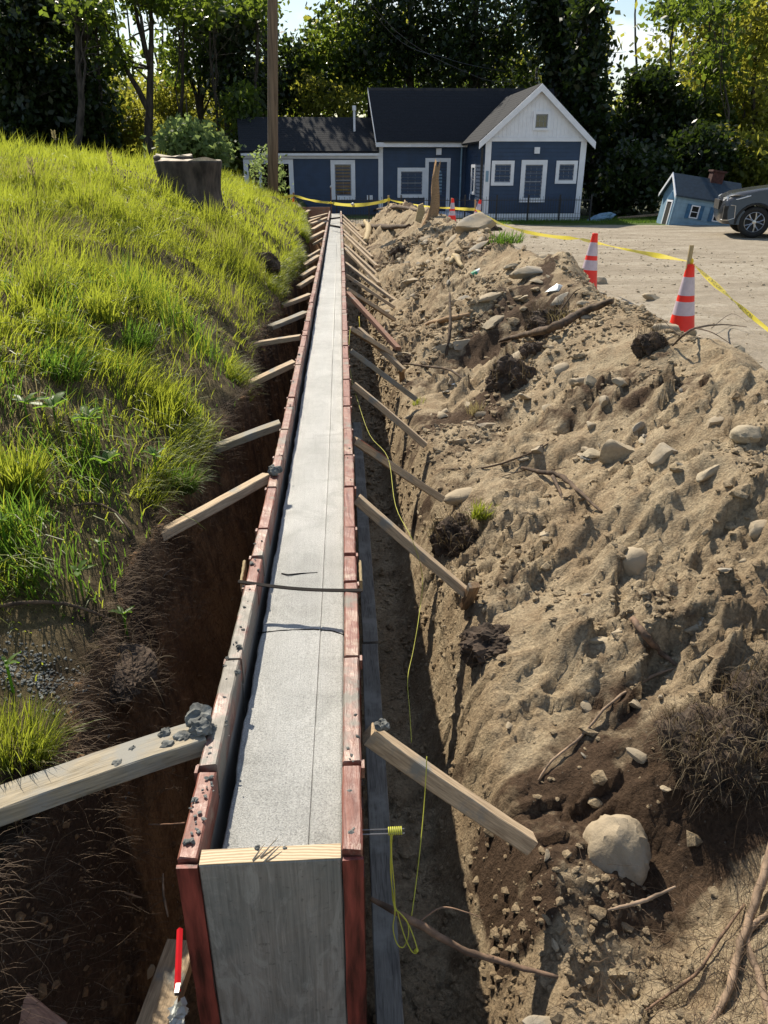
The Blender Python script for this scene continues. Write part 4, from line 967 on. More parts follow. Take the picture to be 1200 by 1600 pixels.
tuft(752, 806, 230, .10, .004, 'grass', 'fresh green tuft torn up beside the flat tan boulder', lean=(.35, -.1), rad=.055, sp=.8)
tuft(690, 835, 130, .11, .003, 'grass_dry', 'straggly yellow-green tuft on the right bank below the tan boulder', lean=(-.25, -.3), rad=.07)
tuft(655, 630, 90, .07, .004, 'grass', 'thin wisp of green at the foot of a right brace', rad=.06, sp=.9)
tuft(742, 645, 110, .12, .0035, 'grass_dry', 'yellowish tuft hanging under the dark root ball on the heap', lean=(-.1, -.5), rad=.06)
tuft(790, 378, 220, .16, .011, 'grass_deep', 'green sod patch on the crest of the far heap', lean=(.3, 0), rad=.22, sp=.9)
tuft(885, 500, 200, .12, .006, 'grass_dry', 'dry yellow sod patch behind the dark root ball near the crest', lean=(-.3, -.2), rad=.14, sp=.9)
tuft(215, 548, 160, .22, .008, 'grass_deep', 'broad-bladed dark tuft in the middle of the grassy bank', lean=(.5, -.2), rad=.10)
tuft(255, 640, 150, .17, .006, 'grass', 'tuft of arching blades just above the bare lip of the bank', lean=(.4, -.2), rad=.07)
tuft(100, 590, 170, .2, .007, 'grass_deep', 'shaded tuft in the left middle of the bank', lean=(.4, -.1), rad=.1)
tuft(160, 500, 160, .24, .009, 'grass', 'tall bright tuft in the upper left part of the bank', lean=(.2, -.1), rad=.12)
tuft(60, 470, 150, .26, .009, 'grass', 'tall tuft by the left edge of the bank with orange-tipped blades', lean=(.1, 0), rad=.12, dry=30)
tuft(195, 245, 260, .32, .016, 'grass_deep', 'round green tuft on the skyline left of the tree stumps', lean=(.1, 0), rad=.28, sp=.7)
tuft(355, 285, 120, .30, .02, 'grass', 'bright sapling-like clump just right of the near tree stump', lean=(.1, 0), rad=.14, sp=.7)
tuft(835, 372, 60, .1, .008, 'grass_dry', 'dry wisp on the crest toward the parking lot', rad=.1)
for k, (px, py, h_) in enumerate([(103, 236, .5), (90, 240, .3), (133, 238, .28), (62, 330, .42), (180, 300, .40)]):
    p = hit(px, py+8); t = thing('grass_seed_stalk', ['tallest pale seed stalk standing on the bank skyline', 'short seed stalk left of the tallest one', 'short seed stalk right of the tallest one', 'thin dry stalk in the pale patch of the bank', 'dry stalk rising from the bright bank grass'][k], 'stalk', tuple(p))
    m = MB(); m.tube([(0, 0, 0), (.01, 0, h_*.6), (.0, 0, h_)], [.004, .003, .002], 4); m.build('stem', M['fibre'], t)
    m = MB()
    for q in range(26):
        z = h_*(.72+.3*q/26); a = q*2.4; e = Vector((math.cos(a)*.02, math.sin(a)*.02, .02)); c = Vector((0, 0, z))
        m.add([c, c+e+Vector((0, 0, .012)), c+e*1.5, c+e*.9-Vector((0, 0, .006))], [(0, 1, 2, 3)])
    m.build('seed_head', M['grass_dry'], t)

def leafy(px, py, n, L, label, mat='weed', stem=.10, name='broadleaf_weed'):
    p = hit(px, py); t = thing(name, label, 'weed', tuple(p)); r = random.Random(px*3+py)
    for i in range(n):
        a = i*2.4+r.uniform(-.4, .4); l = L*r.uniform(.6, 1.1); el = r.uniform(.25, 1.0); w_ = l*r.uniform(.26, .38)
        m = MB(); seg = 5; vs = []
        for s_ in range(seg+1):
            u = s_/seg; ww = w_*math.sin(math.pi*min(1, .08+.92*u))**.7*(1-.15*u); 
            rad = l*(u*math.cos(el)+0.0); zz = stem+l*(math.sin(el)*u-.55*u*u*math.sin(el))
            c = Vector((math.cos(a)*rad, math.sin(a)*rad, zz)); sd = Vector((-math.sin(a), math.cos(a), 0)); wv = r.uniform(-.1, .1)*w_
            vs += [c-sd*ww*.5+Vector((0, 0, w_*.16+wv)), c, c+sd*ww*.5+Vector((0, 0, w_*.16-wv))]
        fs = []
        for s_ in range(seg): b = s_*3; fs += [(b, b+1, b+4, b+3), (b+1, b+2, b+5, b+4)]
        m.add(vs, fs); o = m.build('leaf', M[mat], t, smooth=True)
    m = MB(); m.tube([(0, 0, -.02), (0, 0, stem+.01)], .004, 5); m.build('stem', M[mat], t)
leafy(90, 672, 8, .13, 'broad dock leaves standing at the top of the bare soil on the left')
leafy(142, 690, 9, .12, 'yellow-green dock plant right of the first dock leaves')
leafy(170, 762, 9, .15, 'low dark-leaved dock plant in the hollow below the other docks')
leafy(45, 665, 5, .10, 'small broadleaf weed at the far left among bare soil')
leafy(200, 1000, 6, .06, 'small jagged-leaved weed hanging on the edge of the cut')
leafy(22, 1085, 4, .05, 'tiny two-leaved seedling above the dense left tuft')
leafy(162, 888, 4, .04, 'tiny yellow-green seedling on the bare bank edge')
leafy(12, 858, 8, .09, 'leafy weed at the left edge on the grassy ledge')
leafy(245, 745, 7, .08, 'small leafy weed next to the drooping tuft')
leafy(130, 935, 4, .06, 'single long-leaved weed among pale debris on the bank')

# ---- roots
def root(pts, rads, mat, label, name='root', cat='root', n=8, side=None, seed=0):
    P_ = spline([Vector(p) for p in pts], 6); m = len(P_); rr = np.interp(np.linspace(0, 1, m), np.linspace(0, 1, len(rads)), rads)
    rnd = random.Random(seed or int(pts[0][0]*997+pts[-1][1]*131)); P_ = [p+Vector((rnd.uniform(-1, 1), rnd.uniform(-1, 1), rnd.uniform(-1, 1)))*rr[i]*.22 for i, p in enumerate(P_)]
    mb = MB(); mb.tube(P_, [float(a*rnd.uniform(.88, 1.12)) for a in rr], n)
    for s_ in (side or []):
        Q = spline([Vector(p) for p in s_[0]], 5); q = len(Q); mb.tube(Q, [float(s_[1]*(1-.75*i/q)) for i in range(q)], 5)
    o = mb.build(name, mat, smooth=True); return tag(o, label, cat)
def G(px, py, up=0.0):
    p = hit(px, py); return p+Vector((0, 0, up))
root([at_z(580, 1405, -.33), at_z(650, 1442, -.36), at_z(720, 1482, -.42), at_z(790, 1505, -.44), at_z(872, 1527, -.42)], [.006, .0095, .0085, .0075, .004], M['root'], 'thick brown root running right from the form across the trench at the bottom', side=[([at_z(655, 1440, -.36), at_z(690, 1418, -.34), at_z(730, 1426, -.34), at_z(752, 1434, -.37)], .003)])
root([G(1215, 1300, .12), G(1190, 1380, .10), G(1168, 1450, .07), G(1150, 1500, .04), G(1135, 1560, .03), G(1100, 1625, .02)], [.011, .012, .010, .010, .009, .008], M['root_pale'], 'thick pale brown root coming down the right edge to the bottom corner')
root([G(1195, 1440, .03), G(1166, 1470, .02), G(1185, 1540, .02), G(1205, 1610, .01)], [.006, .009, .010, .009], M['root_pale'], 'second pale root beside the thick one in the bottom right corner')
root([G(1160, 1425, .03), G(1120, 1480, .03), G(1090, 1525, .02), G(1045, 1560, .02), G(995, 1592, .015)], [.003, .004, .0045, .004, .002], M['root'], 'thin brown root slanting to the bottom centre right')
root([G(985, 984, .05), G(1005, 1008, .04), G(1030, 1025, .02), G(1058, 1040, .0)], [.012, .013, .011, .006], M['root'], 'stubby broken root leaning out of the heap beside a pale slab')
root([G(815, 738, .03), G(850, 752, .05), G(875, 757, .05), G(905, 778, .03), G(940, 803, .01)], [.008, .014, .016, .010, .005], M['root_dark'], 'forked dark root lying below the pale pointed boulder', side=[([G(862, 757, .05), G(875, 775, .02), G(880, 790, .0)], .012), ([G(820, 742, .03), G(780, 748, .01)], .004), ([G(860, 745, .04), G(885, 735, .02)], .004)])
root([G(780, 540, .04), G(820, 533, .06), G(865, 527, .08), G(905, 505, .08), G(955, 482, .06)], [.012, .026, .032, .034, .022], M['root_dark'], 'long dark branch lying across the upper heap left of the near cone', side=[([G(850, 528, .08), G(875, 505, .12), G(893, 485, .15), G(905, 478, .15)], .012)])
root([G(1050, 545, .02), G(1085, 525, .05), G(1130, 518, .07), G(1165, 520, .06)], [.006, .008, .006, .003], M['root_dark'], 'wiry twig cluster on the crest in front of the nearest cone', side=[([G(1085, 525, .05), G(1110, 535, .06), G(1140, 545, .03)], .005), ([G(1110, 522, .06), G(1140, 505, .10), G(1165, 518, .1)], .004), ([G(1060, 535, .04), G(1030, 518, .09)], .004)])
root([G(840, 1225, .015), G(862, 1195, .02), G(905, 1160, .02), G(950, 1110, .025), G(1010, 1068, .02), G(1060, 1042, .0)], [.003, .004, .005, .005, .006, .003], M['root_pale'], 'long thin root climbing the sandy slope left of the sod clump')
root([at_z(950, 1422, -.06), at_z(990, 1412, -.05), at_z(1020, 1402, -.04), at_z(1055, 1385, -.03)], [.002, .004, .004, .002], M['root_pale'], 'thin root lying in the shade under the big boulder')
root([G(625, 575, .05), G(665, 582, .06), G(705, 590, .06), G(735, 608, .02)], [.007, .010, .010, .006], M['root_dark'], 'dark curved stick arching over the thin white slab')
root([G(580, 330, .02), G(615, 327, .06), G(655, 332, .03)], [.03, .05, .03], M['root_dark'], 'dark branch lying flat across the far heap')
root([G(565, 352, .0), G(600, 357, .04), G(640, 353, .0)], [.04, .06, .04], M['root_dark'], 'second dark branch on the far heap under the first')
root([G(545, 740, .0)-Vector((0, 0, 0)), G(690, 735, .01), G(760, 735, .02), G(830, 712, .02), G(868, 688, .01)][1:], [.003, .006, .006, .003], M['root_dark'], 'thin dark root across the sandy hollow above the flat tan boulder', side=[([G(830, 712, .02), G(850, 700, .03)], .003)])
root([G(-10, 962, .03), G(60, 958, .04), G(110, 960, .035), G(150, 970, .03), G(195, 985, .02)], [.006, .0065, .006, .005, .003], M['root_dark'], 'dark root lying along the bare bank at the left edge')
root([G(118, 797, .02), G(155, 798, .03), G(185, 815, .03), G(205, 840, .02), at_z(213, 865, -.12), at_z(215, 905, -.30)], [.004, .006, .007, .008, .008, .006], M['root_dark'], 'dark root curling over the bank edge beside the second left brace')
root([at_z(122, 1368, -.45), at_z(150, 1376, -.5), at_z(185, 1392, -.55), at_z(222, 1403, -.6)], [.003, .0045, .003, .002], M['root_pale'], 'pale root sticking out of the trench wall in front of the rebar')
root([at_z(255, 1365, -.6), at_z(256, 1400, -.62), at_z(263, 1432, -.62)], [.002, .004, .002], M['root_pale'], 'short pale root stub near the red strip')
root([at_z(100, 1432, -.6), at_z(110, 1460, -.62), at_z(117, 1485, -.62)], [.002, .004, .002], M['root_pale'], 'short pale root stub on the dark trench wall at bottom left')
root([at_z(232, 1288, -.09), at_z(262, 1288, -.06), at_z(289, 1286, -.03)], [.0016, .0018, .002], M['rust'], 'thin rusty wire poking left out of the form', name='tie_wire', cat='wire')
root([G(245, 915, .0), G(262, 905, .03), G(280, 902, .05)], [.002, .003, .002], M['root_pale'], 'thin pale twig poking from the bank below the second brace')
root([G(705, 415, .03), G(712, 408, .06), G(722, 420, .02)], [.03, .05, .02], M['stake'], 'pale splintered wood scrap in mid heap')
root([G(570, 352, .12), G(577, 365, .12), G(570, 380, .02)], [.05, .09, .07], M['stake'], 'pale bent board end at the foot of the far heap')
root([G(665, 510, .02), G(700, 505, .04), G(735, 497, .03)], [.02, .03, .02], M['drift'], 'flat reddish wood scrap in mid heap')
root([G(697, 558, .02), G(703, 530, .10), G(701, 498, .26)], [.014, .016, .009], M['root_dark'], 'upright dark stick standing in mid heap')
# leaning broken log
l0 = hit(668, 345); l1 = at_y(688, 263, l0.y+.1)
lg = thing('broken_log', 'splintered brown log leaning upright on the far heap in front of the house door', 'log', tuple(l0))
m = MB(); n = 10
for k in range(7):
    t = k/6; c = Vector((0, 0, -.1)).lerp(l1-l0, t)+Vector((.05*math.sin(t*5), 0, 0)); rr = .12*(1-t*.55)
    for j in range(n):
        a = 6.283*j/n; q = rr*(1+.25*math.sin(a*3+k)); m.v.append((c.x+q*math.cos(a), c.y+q*.7*math.sin(a), c.z+(random.uniform(-.1, .25) if k == 6 else 0)))
for k in range(6):
    for j in range(n): m.f.append((k*n+j, k*n+(j+1) % n, (k+1)*n+(j+1) % n, (k+1)*n+j)); m.m.append(0)
m.f.append(tuple(6*n+j for j in range(n))); m.m.append(0); m.build('split_trunk', M['drift'], lg, smooth=True)
m = MB(); m.prism([(-.26, .0), (-.14, -.05), (-.06, .18), (-.1, .34), (-.2, .3)], -.05, .04); m.build('torn_slab', M['stake'], lg)

# hair roots: thousands of fine fibres (curved ribbons)
def hair(name, centres, mat, seed, L=(.04, .16), w_=.0014, parent=None, down=.5, world=False):
    r = np.random.default_rng(seed); C = np.asarray(centres); n = len(C); seg = 5
    D = r.normal(size=(n, 3)); D[:, 2] -= down; D /= np.linalg.norm(D, axis=1)[:, None]; K = r.normal(size=(n, 3))*.35; Ln = r.uniform(*L, n)[:, None]/seg
    sd = np.cross(D, r.normal(size=(n, 3))); sd /= np.linalg.norm(sd, axis=1)[:, None]; p = C.copy(); vs = []
    for k in range(seg+1):
        ww = w_*(1-.7*k/seg)*.5; vs += [p-sd*ww, p+sd*ww]
        D = D+K*.5+r.normal(size=(n, 3))*.25; D /= np.linalg.norm(D, axis=1)[:, None]; p = p+D*Ln
    V = np.stack(vs, 1).reshape(-1, 3); q4 = np.array([(2*k, 2*k+1, 2*k+3, 2*k+2) for k in range(seg)])
    F = ((np.arange(n)*(2*seg+2))[:, None, None]+q4[None]).reshape(-1, 4)
    if world and parent is not None:
        Mi = np.array(wm(parent).inverted()); V = V@Mi[:3, :3].T+Mi[:3, 3]
    return tag(fast(name, V, F, mat, parent=parent), kind='stuff')
r = np.random.default_rng(21)
y = 1.0+7*r.random(2600)**1.5; u = r.random(2600); x = lip_x(y)+u*.22; z = height(x, y); hair('hanging_root_hairs', np.stack([x, y, z], -1), M['fibre'], 1, (.05, .22), .0017)
y = .8+6*r.random(2200)**1.6; x = form_c(y)+.5+r.random(2200)*1.7; k = fbm(x*1.5, y*1.5, 812, 3)*2 > .08; x, y = x[k], y[k]
hair('surface_root_hairs', np.stack([x, y, height(x, y)+.006], -1), M['fibre'], 2, (.05, .2), .0016, down=-.05)
r1 = np.random.default_rng(22); a = np.array(hit(1150, 1520)); pts = a+r1.normal(size=(900, 3))*np.array([.16, .14, .01]); pts[:, 2] = height(pts[:, 0], pts[:, 1])+.006
hair('shredded_roots', pts, M['fibre'], 3, (.05, .22), .0018, down=-.02)

def sod_clump(px, py, s, label, seed, grassn, lean, hairn=500, up=.0, fwd=.3, gm='grass_dead', blade=.13, wd=.003):
    p = hit(px, py); d = (p-Vector(_c)).normalized(); p = p+d*max(s)*fwd+Vector((0, 0, up))
    t = thing('sod_clump', label, 'sod', tuple(p)); r = np.random.default_rng(seed)
    o = lump('earth', (0, 0, 0), s, M['sod'], seed, sub=5, parent=t, amp=.5, freq=2.2, flat=1); o.rotation_euler = (0, 0, 0)
    me = o.data; co = np.array([v.co[:] for v in me.vertices]); 
    f = 1+.10*fbm(co[:, 0]*30, co[:, 1]*30+co[:, 2]*22, seed, 3)*2; co *= f[:, None]; me.vertices.foreach_set('co', co.astype(np.float32).ravel())
    top = co[co[:, 2] > -.2*s[2]]; P_ = top[r.integers(0, len(top), grassn)]
    if grassn: blades('matted_grass', P_, blade*(.4+r.random(grassn)), wd, lean, M[gm], seg=4, seed=seed, parent=t, spread=.7, curl=1.3)
    Q = co[r.integers(0, len(co), hairn)]; hair('root_mat', Q, M['fibre'], seed, (.03, .12), wd*.6, parent=t, down=.3)
    return t
sod_clump(1120, 1195, (.17, .15, .13), 'large dark overturned sod clump with matted grass overhanging the big boulder', 901, 700, (-.5, -.7), 3200, up=.02, fwd=.35, blade=.12, wd=.0026)
sod_clump(1190, 1120, (.12, .12, .09), 'brown root-bound sod at the right edge above the large overturned clump', 902, 300, (-.3, -.5), 800, up=.03, fwd=.2)
sod_clump(805, 598, (.20, .18, .17), 'dark root ball in mid heap with dry roots on top', 903, 120, (-.2, -.5), 900, fwd=.2, wd=.004)
sod_clump(868, 512, (.26, .2, .15), 'dark root ball tucked under the crest beside the long branch', 904, 220, (-.3, -.2), 800, fwd=.2, wd=.005)
sod_clump(720, 845, (.14, .14, .12), 'dark broken sod below the fresh green tuft on the right bank', 905, 250, (-.5, -.6), 700, fwd=.4)
sod_clump(832, 548, (.09, .08, .07), 'small dark earth clod below the branch', 906, 0, (0, 0), 200, fwd=.1)
sod_clump(1015, 548, (.10, .09, .08), 'dark fibrous earth clod on the crest left of the nearest cone', 907, 60, (-.3, -.3), 500, fwd=.1, up=.03)
sod_clump(625, 395, (.18, .16, .12), 'dark earth lump on the left flank of the far heap', 908, 0, (0, 0), 200, fwd=.1)
sod_clump(405, 418, (.22, .2, .16), 'dark earth exposed at the lip of the grassy bank past the fifth left brace', 909, 120, (.3, -.3), 300, fwd=.1)
sod_clump(640, 565, (.10, .08, .06), 'dark clod between two right braces', 910, 20, (0, 0), 150, fwd=.1)
sod_clump(775, 1010, (.13, .10, .07), 'patch of dark crumbly earth on the right slope below the second right brace', 911, 0, (0, 0), 500, fwd=.45)
sod_clump(180, 1060, (.12, .14, .06), 'dark crumbly earth on the bare left bank above the dense tuft', 912, 30, (.3, -.2), 700, fwd=.35)
sod_clump(770, 335+25, (.3, .2, .14), 'dark earth lump on the far crest right of the far cones', 913, 40, (0, 0), 100, fwd=.1)

# mortar spilt on the far left of the bare bank, green bottle scrap
P = []; s = []
for _ in range(500):
    g = np.random.default_rng(_).normal(size=2); c = at_z(45, 1040, .03); x_, y_ = c.x+g[0]*.07, c.y+g[1]*.055; P.append((x_, y_, gz(x_, y_)+.001)); s.append(random.uniform(.002, .006))
scatter_clods('spilt_mortar', P, s, M['mortar'], seed=15)
p = hit(738, 436); bt = thing('plastic_cup', 'green and clear plastic cup lying on the far heap', 'cup', tuple(p+Vector((0, 0, .04))), (0, 1.35, .4))
MB().lathe([(.045, -.02), (.05, .02), (.055, .05)], 12).build('green_base', M['green'], bt); MB().lathe([(.056, .051), (.062, .10), (.066, .17)], 12).build('clear_body', M['plastic'], bt)
# ================================================================== STUMPS, POLE
def stump(px0, px1, ytop, ybot, Y, label, seed):
    a = at_y(px0, ytop, Y); b = at_y(px1, ytop, Y); r0_ = (b.x-a.x)/2; cx = (a.x+b.x)/2; zt = a.z; zb = at_y(px0, ybot, Y).z-.25
    t = thing('tree_stump', label, 'tree stump', (cx, Y, zb)); H = zt-zb; rr = np.random.default_rng(seed)
    def wob(aa, z): return 1+.05*math.sin(aa*3+seed)+.035*math.sin(aa*7+1+z*2)+.03*math.sin(aa*13+z*3)+.02*math.sin(aa*23)
    prof = [(r0_*1.10, 0), (r0_*.97, H*.25), (r0_*.93, H*.45), (r0_*.95, H*.65), (r0_*1.0, H*.85), (r0_*1.03, H*.93), (r0_*1.03, H*.97)]
    o = MB().lathe(prof, 48, wob=wob).build('bark', M['stump_bark'], t, smooth=True)
    top = MB(); n = 48; vs = [(0, 0, H*.985)]
    for k_, f_ in enumerate((.5, .99)):
        for j in range(n):
            q = 6.2832*j/n; w_ = wob(q, H)*r0_*1.02*f_; vs.append((w_*math.cos(q), w_*math.sin(q), H*.985+(.02*math.sin(q*2+seed)+.015*math.sin(q*5))*f_))
    fs = [(0, 1+j, 1+(j+1) % n) for j in range(n)]+[(1+j, 1+n+j, 1+n+(j+1) % n, 1+(j+1) % n) for j in range(n)]
    rim = [(1+n+j) for j in range(n)]; low = []
    for j in range(n): x_, y_, z_ = vs[1+n+j]; vs.append((x_*1.0, y_*1.0, H*.955))
    fs += [(1+n+j, 1+2*n+j, 1+2*n+(j+1) % n, 1+n+(j+1) % n) for j in range(n)]
    top.add(vs, fs); top.build('cut_face', M['cutwood'], t)
    return t
stump(247, 342, 249, 300, 10.0, 'large dark-barked tree stump with a pale cut top, nearer of the two on the bank', 3)
stump(241, 297, 243, 272, 11.3, 'smaller tree stump half hidden behind the large one', 8)
p0 = at_y(425.5, 318, 23.5); p1 = at_y(425, 2, 23.5); d = (p1-p0)/(p1.z-p0.z)
pole = thing('utility_pole', 'tall brown wooden utility pole standing in front of the blue house', 'pole', tuple(p0+Vector((0, 0, -.3))))
mb = MB(); H = 9.6; mb.tube([d*z for z in (0, 2, 4, 6, 8, H)], [.152, .145, .137, .13, .122, .115], 18); mb.build('shaft', M['pole'], pole, smooth=True)
MB().box(-1.1, 1.1, -.05, .05, -.06, .06, M=Matrix.Translation(d*8.9+Vector((0, -.17, 0)))).build('crossarm', M['pole'], pole)
st_ = p0+d*(8.3)
for i, (mid, end) in enumerate([((740, 118), (803, 128)), ((700, 92), (790, 112))]):
    e = at_y(*end, 32.0); mdl = at_y(*mid, 29.5); m_ = spline([st_+Vector((0, .1, -.1*i)), at_y(600, 30+10*i, 26.5), mdl, e], 8)
    tag(MB().tube(m_, .009, 4).build('power_line', M['wire']), ('lower sagging service wire from the pole to the house roof', 'upper sagging service wire from the pole toward the house')[i], 'wire')

# ================================================================== THE BLUE HOUSE
RY = 1.5; YG, YM = 27.0, 31.0; ZB = -.47
house = thing('house', 'low dark blue clapboard house with white trim and a white gable', 'house', (5.0, YG, ZB))
def siding(x0, x1, z0, z1, y, M_=None, name='siding', gable=None):
    """lapped boards facing -Y"""
    mb = MB(); h = .115; z = z0; k = 0
    while z < z1-1e-3:
        t = min(z+h, z1); a0, a1, b0, b1 = x0, x1, x0, x1
        vs = [(a0, y-.018, z), (a1, y-.018, z), (b1, y-.002, t), (b0, y-.002, t), (a0, y, z), (a1, y, z)]
        if M_ is not None: vs = [M_ @ Vector(v) for v in vs]
        mb.add(vs, [(0, 1, 2, 3), (4, 5, 1, 0)]); z = t
    mb.build(name, M['siding'], house, world=True)
def wbox(name, x0, x1, y0, y1, z0, z1, mat='white', parent=None, M_=None):
    return MB().box(x0, x1, y0, y1, z0, z1, M=M_).build(name, M[mat], parent or house, world=True)
def X(px, Y): return at_y(px, 280, Y).x
def Z(py, Y, px=600): return at_y(px, py, Y).z
def window(px0, px1, py0, py1, Y, cols, rows, cas=.11, M_=None, dbl=True, rect=None, sill=True):
    if rect: x0, x1, z0, z1 = rect
    else: x0, x1 = X(px0, Y), X(px1, Y); z1, z0 = Z(py0, Y, (px0+px1)/2), Z(py1, Y, (px0+px1)/2)
    mb = MB(); yf = Y-.045
    mb.box(x0, x0+cas, yf, Y+.02, z0, z1, M=M_); mb.box(x1-cas, x1, yf, Y+.02, z0, z1, M=M_)
    mb.box(x0+cas, x1-cas, yf, Y+.02, z1-cas, z1, M=M_); mb.box(x0+cas, x1-cas, yf-.02, Y+.02, z0, z0+cas*.9, M=M_)
    wn = mb.build('window', M['white'], house, world=True)
    xi0, xi1, zi0, zi1 = x0+cas, x1-cas, z0+cas*.9, z1-cas
    s = MB(); s.box(xi0+.001, xi1-.001, Y-.003, Y+.006, zi0+.001, zi1-.001, M=M_); s.build('pane', M['glass'], wn, world=True)
    b = MB(); w_ = .009
    for i in range(cols+1):
        x = xi0+(xi1-xi0)*i/cols; hw = .015 if i in (0, cols) else w_/2; x = min(max(x, xi0+hw), xi1-hw); b.box(x-hw, x+hw, Y-.012, Y-.004, zi0, zi1, M=M_)
    for j in range(rows+1):
        z = zi0+(zi1-zi0)*j/rows; big = j in (0, rows) or (dbl and j == rows//2); hw = .016 if big else w_/2; z = min(max(z, zi0+hw), zi1-hw); b.box(xi0, xi1, Y-.0165, Y-.0125, z-hw, z+hw, M=M_)
    b.build('muntin', M['muntin'], wn, world=True)
    return wn
def roof_slab(a, b, c, d_, th, name, mat='shingle'):
    """a,b eave; c,d_ ridge (a under d_)"""
    a, b, c, d_ = map(Vector, (a, b, c, d_)); n = (b-a).cross(d_-a).normalized(); n = n if n.z > 0 else -n
    vs = [p for p in (a, b, c, d_)]+[p-n*th for p in (a, b, c, d_)]
    mb = MB(); mb.add(vs, [(0, 1, 2, 3), (7, 6, 5, 4), (0, 4, 5, 1), (1, 5, 6, 2), (2, 6, 7, 3), (3, 7, 4, 0)]); rf = mb.build(name, M[mat], house, world=True)
    # courses of shingles standing a little proud
    L = (d_-a).length; k = int(L/.14); s = MB()
    for i in range(k):
        t0, t1 = i/k, (i+1)/k; p = a.lerp(d_, t0)+n*.005; q_ = b.lerp(c, t0)+n*.005; r2 = b.lerp(c, t1)+n*.002; s2 = a.lerp(d_, t1)+n*.002
        s.add([p, q_, r2, s2, p-n*.010, q_-n*.010], [(0, 1, 2, 3), (0, 4, 5, 1)])
    s.build('shingle_course', M[mat], rf, world=True); return rf
gx0, gx1 = X(757, YG), X(910, YG); ze = 2.02; zg = 3.45
mx0 = X(592, YM); mx1 = gx1-.1; zme = Z(226, YM)
# walls
siding(gx0, gx1, ZB+.28, ze-.05, YG)
siding(mx0, gx0, ZB+.05, zme, YM)
Ms = Matrix.Translation((gx0, YG, 0)) @ Matrix.Rotation(-math.pi/2, 4, 'Z')      # local -Y face turned to face -X
siding(-(YM-YG), 0, ZB+.05, ze-.05, 0, Ms)
lx0, lx1 = X(382, YM), mx0
siding(X(459, YM), lx1-.002, ZB, Z(247, YM), YM+.01)
wbox('wall', gx0+.01, gx1-.01, YG+.02, YM+3.0, ZB, ze, 'siding'); wbox('wall', mx0+.01, mx1, YM+.02, YM+2*RY-.05, ZB, zme+.05, 'siding')
wbox('wall', X(459, YM), lx1, YM+.03, YM+4, ZB, Z(240, YM), 'siding'); wbox('wall', lx0, lx0+.2, YM+.03, YM+4, ZB, Z(240, YM), 'siding'); wbox('wall', lx0+.21, X(459, YM)-.01, YM+2.5, YM+2.6, ZB, Z(240, YM), 'dark')
wbox('ceiling_board', lx0+.21, X(459, YM)-.01, YM+.06, YM+2.4, Z(250, YM), Z(249, YM), 'dark')
# gable
ax_ = (gx0+gx1)/2; mb = MB(); nb = 26
xs = np.linspace(gx0, gx1, nb+1)
for i in range(nb):
    a, b = xs[i]+.0015, xs[i+1]-.0015
    ha, hb = [ze+.08+(zg-.1-ze)*max(0, 1-abs(v-ax_)/((gx1-gx0)/2)) for v in (a, b)]
    mb.add([(a, YG-.03, ze+.06), (b, YG-.03, ze+.06), (b, YG-.03, hb), (a, YG-.03, ha), (a, YG, ze+.06), (b, YG, ze+.06), (b, YG, hb), (a, YG, ha)], [(0, 1, 2, 3), (0, 3, 7, 4), (1, 5, 6, 2)])
mb.build('gable_boards', M['white'], house, world=True)
MB().prism([(gx0, ze), (gx1, ze), (ax_, zg)], YG+.001, YG+.05).build('gable_backing', M['white'], house, world=True)
wbox('frieze', gx0-.05, gx1+.05, YG-.06, YG-.001, ze-.06, ze+.055)
ov = .26; yo = YG-.22; sl_ = (zg-ze)/((gx1-gx0)/2)
rl = Vector((gx0-ov, yo, ze+.06-ov*sl_*.6)); rr_ = Vector((gx1+ov, yo, ze+.06-ov*sl_*.6)); ra = Vector((ax_, yo, zg+.14))
def rake(a, b, name='rake_board'):
    a, b = Vector(a), Vector(b); dn = Vector((0, 0, -.21)); mb = MB()
    mb.add([a, b, b+dn, a+dn, a+Vector((0, .05, 0)), b+Vector((0, .05, 0)), b+dn+Vector((0, .05, 0)), a+dn+Vector((0, .05, 0))], [(0, 1, 2, 3), (4, 7, 6, 5), (0, 4, 5, 1), (2, 6, 7, 3), (0, 3, 7, 4), (1, 5, 6, 2)])
    return mb.build(name, M['white'], house, world=True)
rake(rl, ra); rake(rr_, ra)
roof_slab(rl+Vector((0, .055, .02)), (rl.x, YM+1.6, rl.z+.02), (ax_, YM+2.0, ra.z+.02), ra+Vector((0, .055, .02)), .07, 'roof')
roof_slab(rr_+Vector((0, .055, .02)), (rr_.x, YM+2, rr_.z+.02), (ax_, YM+2.0, ra.z+.02), ra+Vector((0, .055, .02)), .07, 'roof')
# main roof
RY = 1.5; zr = Z(137, YM+RY, 600); re = zme+.12
roof_slab((X(588, YM-.3), YM-.3, re), (mx1+.3, YM-.3, re), (mx1+.3, YM+RY, zr), (X(576, YM+RY), YM+RY, zr), .08, 'roof')
roof_slab((X(576, YM+RY), YM+2*RY+.3, re), (mx1+.3, YM+2*RY+.3, re), (mx1+.3, YM+RY+.001, zr), (X(576, YM+RY), YM+RY+.001, zr), .08, 'roof')
MB().add([(mx0, YM+.01, re-.1), (mx0, YM+2*RY, re-.1), (mx0, YM+RY, zr-.12), (mx0+.05, YM+.01, re-.1), (mx0+.05, YM+2*RY, re-.1), (mx0+.05, YM+RY, zr-.12)], [(0, 2, 1), (3, 4, 5), (0, 3, 5, 2), (1, 2, 5, 4)]).build('side_gable', M['siding'], house, world=True)
a = Vector((X(588, YM-.3)-.012, YM-.31, re)); b = Vector((X(576, YM+RY)-.012, YM+RY, zr)); up_ = Vector((0, 0, -.16))
